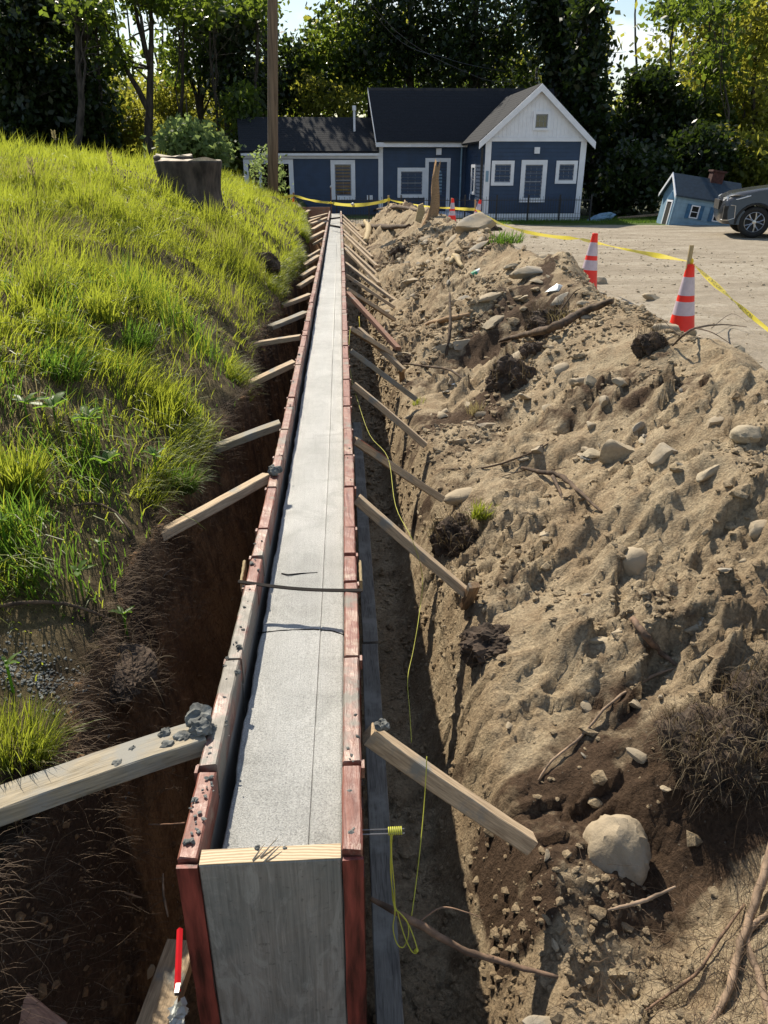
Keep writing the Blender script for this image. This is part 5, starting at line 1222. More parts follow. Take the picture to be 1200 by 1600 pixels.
MB().add([a, b, b+up_, a+up_, a+Vector((.01, 0, 0)), b+Vector((.01, 0, 0)), b+up_+Vector((.01, 0, 0)), a+up_+Vector((.01, 0, 0))], [(0, 1, 2, 3), (4, 7, 6, 5), (0, 4, 5, 1), (2, 6, 7, 3), (0, 3, 7, 4), (1, 5, 6, 2)]).build('rake_board', M['white'], house, world=True)
wbox('fascia', X(588, YM-.3), gx0-.02, YM-.32, YM-.304, re-.20, re-.055); wbox('soffit', X(588, YM-.3)+.01, gx0-.03, YM-.30, YM-.002, re-.205, re-.19)
wbox('gutter', X(600, YM-.3), gx0-.2, YM-.40, YM-.325, re-.06, re-.01, 'wire')
# left wing roof
zr2 = Z(183, YM+1.9, 480); re2 = Z(236, YM-.25, 480)
roof_slab((X(377, YM-.25), YM-.25, re2), (mx0+.0, YM-.25, re2), (mx0, YM+1.9, zr2), (X(377, YM+1.9), YM+1.9, zr2), .07, 'roof')
roof_slab((X(377, YM+1.9), YM+4, re2), (mx0, YM+4, re2), (mx0, YM+1.901, zr2), (X(377, YM+1.9), YM+1.901, zr2), .07, 'roof')
wbox('fascia', X(379, YM-.25), mx0-.01, YM-.27, YM-.253, re2-.15, re2-.075); wbox('frieze', lx0, lx1-.003, YM-.05, YM-.012, Z(248, YM), Z(239, YM))
# trim
wbox('corner_board', gx0-.02, gx0+.17, YG-.035, YG-.0185, ZB+.26, ze-.062); wbox('corner_board', gx1-.17, gx1+.02, YG-.035, YG-.0185, ZB+.26, ze-.062)
wbox('corner_board', mx0-.02, mx0+.15, YM-.035, YM-.0185, ZB, zme-.01); wbox('corner_board', lx0, lx0+.09, YM-.035, YM+.02, ZB, Z(249, YM))
wbox('door_casing', X(452, YM), X(459, YM), YM-.035, YM+.02, ZB, Z(249, YM)); wbox('door_casing', X(385, YM), X(389, YM), YM-.03, YM+.02, ZB, Z(249, YM)); wbox('door_casing', X(389, YM), X(452, YM), YM-.032, YM+.02, Z(256, YM), Z(249, YM))
gd = wbox('glass_door', X(390, YM)+.01, X(407, YM), YM+.1, YM+.14, ZB, Z(257, YM), 'glass'); wbox('door_stile', X(405, YM), X(409, YM), YM+.05, YM+.098, ZB, Z(257, YM), 'white', gd)
wbox('lattice_skirt', gx0-.03, gx1+.02, YG-.10, YG-.04, ZB-.05, ZB+.25)
for i in range(52):
    pass
# openings
window(767, 802, 251, 290, YG, 3, 3, M_=None, dbl=False); window(813, 853, 250, 316, YG, 3, 4, cas=.14); window(867, 900, 251, 287, YG, 3, 3, dbl=False); window(826, 852, 174, 204, YG-.03, 3, 2, cas=.08, dbl=False)
window(621, 665, 262, 309, YM, 3, 4, cas=.13); window(517, 555, 250, 312, YM, 2, 2, cas=.15)
ym = (YM+YG)/2-.1
window(0, 0, 0, 0, 0, 1, 2, cas=.10, M_=Ms, rect=(-(ym-YG)-.6, -(ym-YG)+.2, Z(304, ym, 742), Z(257, ym, 742)))
dr = MB(); x0, x1 = X(664, YM), X(703, YM); zt = Z(247, YM, 684); dr.box(x0, x0+.13, YM-.05, YM+.02, ZB, zt); dr.box(x1-.13, x1, YM-.05, YM+.02, ZB, zt); dr.box(x0+.13, x1-.13, YM-.05, YM+.02, zt-.13, zt)
dr = dr.build('door', M['white'], house, world=True); wbox('door_leaf', x0+.131, x1-.131, YM-.004, YM+.02, ZB, zt-.131, 'door', dr)
g_ = MB()
for sx in (.30, .62):
    xx = x0+.131+(x1-x0-.262)*sx; g_.box(xx-.07, xx+.09, YM-.012, YM-.0045, zt-1.25, zt-.55); g_.prism([(xx-.07, zt-.549), (xx+.09, zt-.549), (xx+.01, zt-.38)], YM-.012, YM-.0045)
g_.build('door_light', M['play_wall'], dr, world=True)
wbox('wall_lamp', X(680, YM), X(688, YM), YM-.12, YM-.02, Z(242, YM, 684), Z(232, YM, 684)); wbox('wall_lamp', X(831, YG), X(839, YG), YG-.1, YG-.02, Z(240, YG, 835), Z(230, YG, 835))
wbox('vent_box', X(573, YM), X(582, YM), YM-.06, YM-.02, Z(312, YM, 577), Z(305, YM, 577)); wbox('outlet_box', X(733, YG+3), X(736, YG+3), YG+2.7, YG+2.8, .1, .3)
wbox('house_plaque', gx0+.03, gx0+.12, YG-.05, YG-.036, Z(284, YG, 760), Z(267, YG, 760), 'play_wall')
MB().tube([(gx0-.2, YM-.12, zme), (gx0-.2, YM-.12, ZB)], .035, 8).build('downspout', M['play_wall'], house, world=True)
MB().tube([(gx0-.05, YG+.2, ze-.1), (gx0-.12, YG-.02, ze-.25), (gx0-.1, YG-.02, ZB)], .04, 8).build('downspout', M['wire'], house, world=True)
MB().tube([(X(555, YM+1), YM+1.0, re2+.3), (X(555, YM+1), YM+1.0, Z(168, YM+1, 555)-.1)], .045, 10).tube([(X(555, YM+1), YM+1.0, Z(168, YM+1, 555)-.1), (X(555, YM+1), YM+1.0, Z(165, YM+1, 555))], .07, 10).build('roof_vent', M['white'], house, world=True)
stp = thing('concrete_step', 'pale low step along the house door between the two blue walls', 'step', (X(720, 29.5), 29.5, ZB)); MB().box(X(693, 29.5), X(757, 29.5)-.1, 28.6, 30.9, ZB-.05, ZB+.12).build('slab', M['white'], stp, world=True)
# low wire fence
fc_ = thing('wire_fence', 'low black picket wire fence along the front of the blue house', 'fence', (X(720, 26.3), 26.3, ZB)); fx0, fx1 = X(525, 26.3), X(928, 26.3); zf0, zf1 = ZB+.02, Z(307, 26.3, 800)
rl_ = MB(); rl_.box(fx0, fx1, 26.29, 26.30, zf1-.12, zf1-.10); rl_.box(fx0, fx1, 26.29, 26.30, zf0+.12, zf0+.14); rl_.build('rail', M['wire'], fc_, world=True)
pk = MB(); n = int((fx1-fx0)/.085)
for i in range(n): x = fx0+(fx1-fx0)*i/n; pk.box(x, x+.010, 26.281, 26.289, zf0, zf1-(.0 if i % 2 else .05))
tag(pk.build('picket', M['wire'], fc_, world=True), kind='stuff')
x = fx0
while x < fx1+.1:
    MB().box(x-.022, x+.022, 26.302, 26.34, ZB-.02, zf1+.05).build('post', M['wire'], fc_, world=True); x += (fx1-fx0)/8
# pale bundle and debris by the house corner
db = thing('tarp_bundle', 'pale crumpled bundle lying on the grass at the right corner of the house', 'bundle', tuple(at_y(940, 345, 26.8)))
o = lump('tarp', (0, 0, .1), (.50, .25, .16), M['play_wall'], 71, sub=4, parent=db, amp=.7, freq=1.5); o.rotation_euler = (0, -.25, 0)
beam('fallen_pole', at_y(965, 341, 27.5), at_y(1030, 335, 28), .07, .07, M['root_pale'], 'thin pale fallen branch lying on the shaded grass between house and playhouse', 'branch')

# ================================================================== LEANING PLAYHOUSE
ph = thing('playhouse', 'small pale blue wooden playhouse leaning to the right, with blue shutters and a red chimney', 'playhouse', (10.28, 24.3, -.50), (0, R(8), R(-2))); ph.scale = (.92, .92, .92)
L, Wd_, Hh_, Rg = 2.15, 1.35, 1.05, 1.62
MB().box(0, L, 0, Wd_, 0, Hh_).build('wall', M['play_wall'], ph)
bd = MB()
for k in range(9): bd.box(.0, L, -.012-.002*(k % 2), -.001, k*.115+.006, k*.115+.112)
bd.build('siding', M['play_wall'], ph)
MB().add([(0, 0, Hh_), (0, Wd_, Hh_), (0, Wd_/2, Rg), (.04, 0, Hh_), (.04, Wd_, Hh_), (.04, Wd_/2, Rg)], [(0, 2, 1), (3, 4, 5), (0, 3, 5, 2), (1, 2, 5, 4)]).build('gable', M['play_wall'], ph)
for s_ in (0, 1):
    ye = -.10 if s_ == 0 else Wd_+.10; zz = Hh_-.07
    vs = [Vector((-.12, ye, zz)), Vector((L+.1, ye, zz)), Vector((L+.1, Wd_/2, Rg+.02)), Vector((-.12, Wd_/2, Rg+.02))]; vs += [v+Vector((0, 0, .05)) for v in vs]
    MB().add(vs, [(0, 1, 2, 3), (4, 7, 6, 5), (0, 4, 5, 1), (1, 5, 6, 2), (2, 6, 7, 3), (3, 7, 4, 0)]).build('roof', M['play_roof'], ph)
    vs = [Vector((-.145, ye, zz-.06)), Vector((-.122, ye, zz-.06)), Vector((-.122, Wd_/2, Rg-.03)), Vector((-.145, Wd_/2, Rg-.03))]; vs += [v+Vector((0, 0, .115)) for v in vs]
    MB().add(vs, [(0, 1, 2, 3), (4, 7, 6, 5), (0, 4, 5, 1), (1, 5, 6, 2), (2, 6, 7, 3), (3, 7, 4, 0)]).build('bargeboard', M['white'], ph)
ch = MB().box(1.15, 1.55, Wd_/2-.15, Wd_/2+.15, Rg-.3, Rg+.28).build('chimney', M['brick'], ph); MB().box(1.11, 1.59, Wd_/2-.19, Wd_/2+.19, Rg+.281, Rg+.34).build('chimney_cap', M['brick'], ch)
dd = MB(); dd.box(-.03, -.001, .30, .36, 0, .86); dd.box(-.03, -.001, .76, .82, 0, .86); dd.box(-.03, -.001, .36, .76, .80, .86); dd = dd.build('door', M['white'], ph)
MB().box(-.012, -.0015, .361, .759, 0, .799).build('door_shade_panel', M['dark'], dd)  # black panel on the solid wall, painted as the shade of a doorway
MB().add([(-.035, .30, .88), (-.035, .82, .88), (-.035, .56, 1.12), (-.001, .30, .88), (-.001, .82, .88), (-.001, .56, 1.12)], [(0, 1, 2), (3, 5, 4), (0, 3, 4, 1), (1, 4, 5, 2), (2, 5, 3, 0)]).build('pediment', M['play_blue'], dd)
for x0 in (.52, 1.32):
    wn = MB(); wn.box(x0, x0+.035, -.045, -.016, .40, .80); wn.box(x0+.265, x0+.30, -.045, -.016, .40, .80); wn.box(x0+.035, x0+.265, -.045, -.016, .765, .80); wn.box(x0+.035, x0+.265, -.045, -.016, .40, .435); wn.box(x0+.035, x0+.265, -.04, -.018, .585, .605)
    wn = wn.build('window', M['white'], ph); MB().box(x0+.036, x0+.264, -.017, -.015, .436, .764).build('pane', M['dark'], wn)
    for q in (x0-.14, x0+.31): MB().box(q, q+.13, -.04, -.016, .38, .82).build('shutter', M['play_blue'], ph)
MB().box(-.06, -.0, .02, .07, .0, 1.02).build('corner_board', M['play_wall'], ph)

# ================================================================== VEHICLES
def make_suv(name, label, paint):
    t = thing(name, label, 'car')
    def arc(cx, r, n=10): return [(cx+r*math.cos(a), .34+r*math.sin(a)) for a in np.linspace(math.pi+.15, -.15, n)]
    out = [(.10, .30), (.02, .42), (-.01, .60), (.03, .80), (.10, .93), (.30, 1.03), (.80, 1.12), (1.25, 1.18), (1.95, 1.62), (2.5, 1.69), (3.4, 1.66), (3.75, 1.60), (4.30, 1.16), (4.48, 1.02), (4.54, .70), (4.50, .32)]
    low = [(4.3, .28)]+arc(3.52, .43)[::-1]+[(3.0, .25), (1.4, .25)]+arc(.80, .43)[::-1]+[(.30, .28)]
    low2 = [(4.3, .28)]+[(3.52+.43*math.cos(a), .34+.43*math.sin(a)) for a in np.linspace(-.1, math.pi+.1, 12)]+[(3.0, .25), (1.4, .25)]+[(.80+.43*math.cos(a), .34+.43*math.sin(a)) for a in np.linspace(-.1, math.pi+.1, 12)]
    poly = out+low2; n = len(poly); ys = [-1, -.985, -.93, -.8, -.5, 0, .5, .8, .93, .985, 1]; mb = MB()
    for yv in ys:
        e = max(0, abs(yv)-.6)/.4
        for (x, z) in poly:
            tum = 1-.20*max(0, min(1, (z-1.12)/.55)); xx = x+(.16*e**3 if x < .5 else 0)-(.12*e**3 if x > 4.2 else 0); zz = z-(.05*e**4 if z > .9 else 0)
            mb.v.append((xx, yv*.93*tum, zz))
    for k in range(len(ys)-1):
        for j in range(n): mb.f.append((k*n+j, k*n+(j+1) % n, (k+1)*n+(j+1) % n, (k+1)*n+j)); mb.m.append(0)
    mb.f += [tuple(range(n-1, -1, -1)), tuple((len(ys)-1)*n+j for j in range(n))]; mb.m += [0, 0]
    b = mb.build('body', paint, t); smooth_angle(b)
    for s_ in (-1, 1):
        for (xs, nm) in (((1.55, 2.62, 2.0), 'front_side_window'), ((2.70, 3.62, 2.70), 'rear_side_window')):
            yb = .935*s_; 
            vs = [(xs[0], .925*s_, 1.20), (xs[1], .925*s_, 1.20), (xs[1]-(.0 if nm[0] == 'f' else .2), .80*s_, 1.56), (xs[2], .80*s_, 1.56)]; vs = [Vector(v) for v in vs]
            MB().add(vs+[v+Vector((0, -.02*s_, 0)) for v in vs], [(0, 1, 2, 3), (7, 6, 5, 4), (0, 4, 5, 1), (1, 5, 6, 2), (2, 6, 7, 3), (3, 7, 4, 0)]).build(nm, M['glass'], t)
        # headlight sweeping round the corner
        vs = [Vector(v) for v in ((.07, .55*s_, .84), (.13, .80*s_, .84), (.36, .936*s_, .88), (.62, .940*s_, .96), (.30, .925*s_, .975), (.12, .76*s_, .93), (.06, .55*s_, .90))]
        ce = sum(vs, Vector())/7; vs = [v+(v-Vector((1.0, 0, .9))).normalized()*.018 for v in vs]+[ce+Vector((.1, -.1*s_, 0))]
        hl = MB().add(vs, [(i, (i+1) % 7, 7) for i in range(7)]+[tuple(range(7))]).build('headlight', M['lamp'], t)
        MB().tube([vs[0], vs[1], vs[2], vs[3]], .012, 6).build('light_strip', M['white'], hl)
        fg = MB().box(.06, .30, .66*s_, .925*s_, .42, .72).build('bumper_vent', M['black'], t); MB().tube([(.045, .64*s_, .40), (.05, .80*s_, .395), (.20, .935*s_, .40), (.33, .945*s_, .45), (.31, .94*s_, .73), (.2, .93*s_, .745)], .016, 6).build('chrome_edge', M['rim'], fg)
        for cx in (.80, 3.52):
            a0 = [( cx+.435*math.cos(a), .945*s_, .34+.435*math.sin(a)) for a in np.linspace(-.05, math.pi+.05, 16)]; MB().tube(a0, .028, 6).build('arch_trim', M['black'], t)
        MB().box(1.45, 1.62, .93*s_ if s_ > 0 else -1.10, 1.10 if s_ > 0 else .93*s_, 1.18, 1.32).build('wing_mirror', paint, t, bevel=.03)
    MB().box(-.03, .02, -.5, .5, .62, .84).build('grille', M['black'], t)
    MB().box(.35, 4.3, -.80, .80, .30, .45).build('underbody', M['black'], t)
    vs = [Vector(v) for v in ((1.30, -.82, 1.225), (1.30, .82, 1.225), (1.96, .70, 1.60), (1.96, -.70, 1.60))]; MB().add(vs+[v+Vector((.03, 0, -.02)) for v in vs], [(0, 1, 2, 3), (7, 6, 5, 4), (0, 4, 5, 1), (1, 5, 6, 2), (2, 6, 7, 3), (3, 7, 4, 0)]).build('windscreen', M['glass'], t)
    for s_ in (-1, 1):
        for cx in (.80, 3.52):
            Mw = Matrix.Translation((cx, .83*s_, .36)) @ Matrix.Rotation(math.pi/2*s_*-1, 4, 'X')
            wl = bpy.data.objects.new('wheel', None)
            tm = MB(); tm.lathe([(.225, -.10), (.30, -.115), (.345, -.10), (.362, -.06), (.362, .06), (.345, .10), (.30, .115), (.235, .10), (.225, .08)], 36); wm_ = tm.build('wheel', M['tyre'], t, smooth=True); wm_.matrix_local = Mw
            rm = MB(); rm.lathe([(.20, -.02), (.236, -.02), (.238, .095), (.226, .100), (.218, .09), (.212, .0)], 36)
            for k in range(5):
                for sg in (-1, 1):
                    q0 = 2*math.pi*k/5+sg*.07; q1 = 2*math.pi*k/5+sg*.26
                    rm.tube([(.03*math.cos(q0), .03*math.sin(q0), .075), (.12*math.cos(q0+sg*.06), .12*math.sin(q0+sg*.06), .088), (.222*math.cos(q1), .222*math.sin(q1), .088)], [.016, .013, .015], 5)
            rm.lathe([(.0, .06), (.045, .06), (.045, .092), (.01, .096)], 16); rm.build('rim', M['rim'], wm_, smooth=False)
            MB().lathe([(.02, -.03), (.17, -.03), (.17, -.015), (.02, -.015)], 24).build('brake_disc', M['rust'], wm_)
            bpy.data.objects.remove(wl)
    return t
suv = make_suv('parked_suv', 'grey parked crossover car at the right edge of the gravel lot', M['carpaint'])
pw = at_z(1174, 371, -.35); suv.rotation_euler = (0, 0, R(-19)); suv.location = Vector((pw.x, pw.y, -.36))-Matrix.Rotation(R(-19), 3, 'Z') @ Vector((.80, -.93, 0))
s2 = copy_tree(suv); s2['label'] = 'silver parked vehicle, a sliver showing above the grass at the left edge'; s2.rotation_euler = (0, 0, math.pi)
q = at_y(7, 232, 17.0); s2.location = (q.x-.75, 17.9, gz(q.x-2, 17)+.0)
for ch in [c for c in COL.objects if c.parent == s2 and c.name.split('.')[0] in ('body', 'wing_mirror')]:
    ch.data = ch.data.copy(); ch.data.materials[0] = M['silver']
s2['group'] = suv['group'] = 'parked cars'

# ================================================================== CONES, STAKES, TAPE
def make_cone(label, loc, tilt=(0, 0, 0), hide_base=False):
    t = thing('traffic_cone', label, 'traffic cone', loc, tilt, 'traffic cones along the dirt heap'); H = .71; t.scale = (1.06, 1.06, 1.06)
    def rad(z): return .135+(.030-.135)*z/H
    zs = [.03, .05, .27, .37, .43, .56, H-.01, H]; nms = [('lower_shell', 'orange', .03, .285), ('lower_collar', 'reflect', .285, .40), ('middle_band', 'orange', .40, .452), ('upper_collar', 'reflect', .452, .605), ('tip', 'orange', .605, .71)]
    for nm, mt, a, b in nms:
        pr = [(rad(a)+(.0015 if mt == 'reflect' else 0), a), (rad(b)+(.0015 if mt == 'reflect' else 0), b)]
        if nm == 'lower_shell': pr = [(.155, .028), (.137, .045)]+[(rad(.08), .08), pr[1]]
        if nm == 'tip': pr = [(rad(a), a), (.034, .69), (.036, .70), (.030, .71)]
        MB().lathe(pr, 32).build(nm, M[mt], t, smooth=False).data.polygons.foreach_set('use_smooth', [True]*0) if False else smooth_angle(MB().lathe(pr, 32).build(nm, M[mt], t))
    mb = MB(); c_ = .03; w_ = .18; mb.prism([(-w_, 0), (w_, 0), (w_, .022), (w_-.02, .028), (-w_+.02, .028), (-w_, .022)], -w_, w_); mb.build('base', M['black'], t)
    return t
def clean_cone(): pass
c1 = at_z(1078, 541, -.28); c2 = at_z(915, 461, -.28); c3 = at_z(706, 352, -.33); c4 = at_z(741, 354, -.33)
make_cone('nearest red-orange traffic cone, a wooden stake standing out of its tip', (at_y(1080, 420, c1.y).x, c1.y, c1.z), (0, R(-1), .3))
make_cone('second nearest traffic cone, leaning slightly, beside a round grey stone', (c2.x, c2.y, c2.z+.02), (0, R(3.5), .3))
make_cone('left one of the two far small traffic cones in front of the house', (c3.x, c3.y, -.36), (0, 0, .3))
make_cone('right one of the two far small traffic cones, tilted left', (c4.x, c4.y, -.36), (0, R(12), .3))
c5 = at_y(458, 322, 25.4); make_cone('small far cone left of the trench end by the open doorway', (c5.x, c5.y, -.42), (0, 0, .2))
def stake(px, py0, py1, Y, wd, label, dx=0, mat='stake'):
    a = at_y(px, py0, Y); b = at_y(px+dx, py1, Y); a.z -= .25; return beam('wooden_stake', a, b, wd, wd*.6, M[mat], label, 'stake', 'stakes carrying the yellow tape')
def vstake(a, b, wd, label, mat='stake', name='wooden_stake'):
    a, b = Vector(a), Vector(b); t = MB(); L = (b-a).length; t.chbox(0, L, -wd/2, wd/2, -wd*.35, wd*.35, c=wd*.1)
    X_ = (b-a).normalized(); Y_ = Vector((1, 0, 0)); Y_ = (Y_-X_*Y_.dot(X_)).normalized(); Z_ = X_.cross(Y_)
    o = t.build(name, M[mat]); o.location = a; o.rotation_euler = Matrix((X_, Y_, Z_)).transposed().to_euler(); return tag(o, label, 'stake', 'stakes carrying the yellow tape')
tp1 = at_y(1081, 383, c1.y); vstake((tp1.x-.005, c1.y, c1.z+.62), tp1, .036, 'wooden stake standing up out of the nearest cone, yellow tape tied to it')
tp2 = at_y(706, 309, c3.y+.15); vstake((tp2.x, c3.y+.15, -.4), tp2, .045, 'thin stake behind the left far cone')
tp3 = at_y(743, 312, c4.y+.15); vstake((tp3.x, c4.y+.15, -.4), tp3, .045, 'thin stake behind the right far cone')
tp4 = at_y(607, 305, 23.2); vstake((tp4.x, 23.2, -.2), tp4, .05, 'short stake on the left shoulder of the far heap')
tp5 = at_y(517, 292, 24.7); vstake((tp5.x, 24.7, -.4), tp5, .03, 'dark steel post with a shiny cap at the tip of the pour', 'rust', 'steel_post'); lump('cap', (0, 0, 0), .035, M['rim'], 3, sub=2).parent = [o for o in COL.objects if o.name.startswith('steel_post')][0]
[o for o in COL.objects if o.name == 'cap'][0].location = ((tp5-Vector((tp5.x, 24.7, -.4))).length, 0, 0)
tp6 = at_y(458.5, 301, 25.4); vstake((tp6.x, 25.5, -.4), tp6, .05, 'reddish stake by the small far cone left of the trench end', 'brace_red')
tape = thing('caution_tape', 'long yellow caution tape strung from stake to stake across the lot and past the house', 'tape', tuple(at_y(1080, 408, c1.y)))
def ribbon(a, b, sag, name, twist, w_=.06, n=60, seed=1, narrow=.0):
    a, b = Vector(a), Vector(b); r = random.Random(seed); vs = []; P_ = []; D_ = []
    for i in range(n+1):
        t = i/n; p = a.lerp(b, t)+Vector((0, 0, -sag*4*t*(1-t))); X_ = (b-a).normalized()
        ang = twist(t); up = Vector((0, 0, 1)); sd = X_.cross(up).normalized(); dv = (up*math.cos(ang)+sd*math.sin(ang)); e = min(1, .18+min(t, 1-t)*14)
        ww = w_*.5*e*(1-narrow*(.5+.5*math.sin(t*9+seed))); vs += [p-dv*ww, p+sd*.004*math.sin(t*40), p+dv*ww]; P_.append(p); D_.append(dv*e)
    fs = []
    for i in range(n): k = i*3; fs += [(k, k+1, k+4, k+3), (k+1, k+2, k+5, k+4)]
    MB().add(vs, fs).build(name, M['tape'], tape, smooth=True, world=True); return P_, D_
tA = at_y(1080, 409, c1.y+.0); tEnd = Vector((4.05, 4.75, .32)); q_ = at_y(1200, 508, 5.35); tEnd = tA+(q_-tA)*1.6
Pn, Dn = ribbon(tA, tEnd, .03, 'tape_span', lambda t: .55+1.3*math.sin(t*7.0+.2)*(1-t*.3), n=90, narrow=.6, seed=2)
tB = at_y(905, 373, c2.y+1.2)
ribbon(tA+Vector((-.01, .01, 0)), tB, .01, 'tape_span', lambda t: .9*math.sin(t*11+1)+.4, narrow=.6, seed=3, n=70, w_=.05)
tC = at_y(743, 327, c4.y+.1); ribbon(tB, tC, .16, 'tape_span', lambda t: .8*math.sin(t*9), n=70, w_=.06, seed=4)
tD = at_y(706, 325, c3.y+.1); ribbon(tC, tD, .01, 'tape_span', lambda t: .5*math.sin(t*7), n=20, w_=.08, seed=5)
tE = at_y(608, 312, 23.15); ribbon(tD, tE, .06, 'tape_span', lambda t: .7*math.sin(t*8), n=40, w_=.08, seed=6, narrow=.4)
tF = at_y(517, 317, 24.6); ribbon(tE, tF, .10, 'tape_span', lambda t: .6*math.sin(t*6), n=40, w_=.10, seed=7)
tG = at_y(459, 305, 25.35); ribbon(tF, tG, .04, 'tape_span', lambda t: .7*math.sin(t*8), n=40, w_=.07, seed=8); ribbon(tG, at_y(432, 309, 23.6), .02, 'tape_span', lambda t: .5, n=20, w_=.09, seed=9)
# print on the tape: CAUTION, repeated
def text_mesh(s, size):
    cu = bpy.data.curves.new('t', 'FONT'); cu.body = s; cu.size = size; ob = bpy.data.objects.new('t', cu); COL.objects.link(ob)
    dg = bpy.context.evaluated_depsgraph_get(); me = ob.evaluated_get(dg).to_mesh(); v = [tuple(q.co) for q in me.vertices]; f = [tuple(p.vertices) for p in me.polygons]
    bpy.data.objects.remove(ob); return v, f
tv, tf = text_mesh('CAUTION   CAUTION   CAUTION   CAUTION', .062); Ltot = (tEnd-tA).length; mb = MB(); side_ = (tEnd-tA).cross(Vector((0, 0, 1))).normalized()
vs = []
for (x, y, z) in tv:
    t = min(.999, (x+.15)/Ltot)*(len(Pn)-1); i = int(t); f = t-i; p = Pn[i].lerp(Pn[i+1], f); dv = Dn[i].lerp(Dn[i+1], f); nn = (Pn[i+1]-Pn[i]).normalized().cross(dv).normalized()
    vs.append(p+dv*(y-.022)*.75+nn*.006*(1 if nn.dot(Vector(_c)-p) > 0 else -1))
MB().add(vs, tf).build('lettering', M['black'], tape, world=True)
for (p, s_) in ((tA, .024), (tE, .04), (tF, .03)):
    o = lump('knot', tuple(p-Vector(tape.location)), (s_, s_, s_*1.2), M['tape'], 5, sub=2, parent=tape, amp=.6)
o = lump('white_bag', tuple(at_y(551, 319, 24.0)), (.12, .05, .04), M['plastic'], 9, 'small white plastic scrap hanging on the far tape left of the heap', 'plastic')

# ================================================================== TREES
def leaves(name, ells, n, size, mat, seed, parent=None, clump=.38, per=16, kind=None, shell=.45):
    r = np.random.default_rng(seed); vol = np.array([e[3]*e[4]*e[5] for e in ells])**.7; vol /= vol.sum(); C = []
    for e, v in zip(ells, vol):
        k = max(2, int(n/per*v)); d = r.normal(size=(k, 3)); d /= np.linalg.norm(d, axis=1)[:, None]; rad = (shell+(1-shell)*r.random(k))**.8
        rad *= 1+.25*np.sin(d[:, 0]*5+seed)*np.cos(d[:, 2]*4+seed*2)
        C.append(np.array(e[:3])+d*rad[:, None]*np.array(e[3:6]))
    C = np.concatenate(C); c = np.repeat(C, per, 0)+r.normal(size=(len(C)*per, 3))*clump*np.array([1, 1, .7])
    m = len(c); s = size*(.6+.8*r.random(m))[:, None]; a = r.normal(size=(m, 3)); a /= np.linalg.norm(a, axis=1)[:, None]
    b = np.cross(a, r.normal(size=(m, 3))); b /= np.linalg.norm(b, axis=1)[:, None]
    V = np.stack([c-a*s, c+b*s*.55, c+a*s, c-b*s*.55], 1).reshape(-1, 3); F = np.arange(m*4).reshape(-1, 4)
    if parent is not None: V = V-np.array(parent.location)
    o = fast(name, V, F, M[mat], parent=parent)
    if kind: tag(o, kind=kind)
    return o, C
def tree(label, px, Y, r0_, top, crowns, mat, n, size=.13, seed=0, lean=0, limbs=6, name='tree', forks=None, clump=.38, kindn='tree'):
    x = at_y(px, 250, Y).x; zb = gz(x, Y)-.2; t = thing(name, label, kindn, (x, Y, zb)); rnd = random.Random(seed); ells = []
    for (cx, cy, rx, ry) in crowns:
        c = at_y(cx, cy, Y); kx = abs(at_y(cx+rx, cy, Y).x-c.x); kz = abs(at_y(cx, cy-ry, Y).z-c.z); ells.append((c.x, Y+rnd.uniform(-.8, .8), c.z, kx, max(1.2, kx*.9), kz))
    mb = MB(); T = at_y(px+lean, top, Y) if top is not None else Vector((x, Y, zb+3)); base = Vector((x, Y, zb)); pts = wobble(base, T, 12, .02, seed+5)
    mb.tube(pts, [r0_*(1.25 if i == 0 else 1-.055*i) for i in range(13)], 9)
    for i in range(limbs):
        e = rnd.choice(ells); k = rnd.randint(4, 11); s_ = pts[k]; d = Vector((rnd.gauss(0, 1), rnd.gauss(0, 1), rnd.gauss(0, 1))).normalized()
        q = Vector((e[0]+d.x*e[3]*.7, e[1]+d.y*e[4]*.7, e[2]+d.z*e[5]*.7))
        if q.z < s_.z-1: continue
        L = wobble(s_, q, 8, .05, seed*7+i); r1_ = r0_*(1-.055*k)*rnd.uniform(.35, .6); mb.tube(L, [r1_*(1-.1*j) for j in range(9)], 6)
        for j in range(3):
            s3_ = L[rnd.randint(3, 7)]; d = Vector((rnd.gauss(0, 1), rnd.gauss(0, 1), rnd.uniform(-.2, 1))).normalized(); mb.tube(wobble(s3_, s3_+d*rnd.uniform(.7, 1.6), 4, .05, seed*11+i*3+j), [r1_*.35, r1_*.28, r1_*.2, r1_*.12, r1_*.08], 4)
    for (fx, fy, fk) in (forks or []):
        L = wobble(pts[fk], at_y(fx, fy, Y), 10, .03, seed+fx); mb.tube(L, [r0_*.62*(1-.07*j) for j in range(11)], 7)
    mb.build('trunk', M['bark'], t, smooth=True, world=True)
    leaves('crown', ells, n, size, mat, seed+50, parent=t, clump=clump)
    return t
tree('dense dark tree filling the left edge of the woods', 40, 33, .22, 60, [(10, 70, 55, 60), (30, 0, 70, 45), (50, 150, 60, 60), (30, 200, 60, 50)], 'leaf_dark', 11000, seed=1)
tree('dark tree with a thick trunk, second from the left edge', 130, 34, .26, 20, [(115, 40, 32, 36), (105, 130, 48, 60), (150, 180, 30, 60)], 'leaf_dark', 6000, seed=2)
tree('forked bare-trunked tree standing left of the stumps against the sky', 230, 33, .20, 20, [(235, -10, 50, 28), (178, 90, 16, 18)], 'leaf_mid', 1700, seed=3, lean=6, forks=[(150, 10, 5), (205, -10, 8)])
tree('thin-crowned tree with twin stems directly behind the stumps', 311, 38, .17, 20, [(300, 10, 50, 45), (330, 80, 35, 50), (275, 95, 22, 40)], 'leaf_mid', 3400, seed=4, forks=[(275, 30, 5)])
tree('slim dark tree left of the utility pole', 352, 36, .15, 10, [(365, 50, 34, 50), (350, 120, 26, 45), (385, 140, 28, 40)], 'leaf_dark', 4200, seed=5)
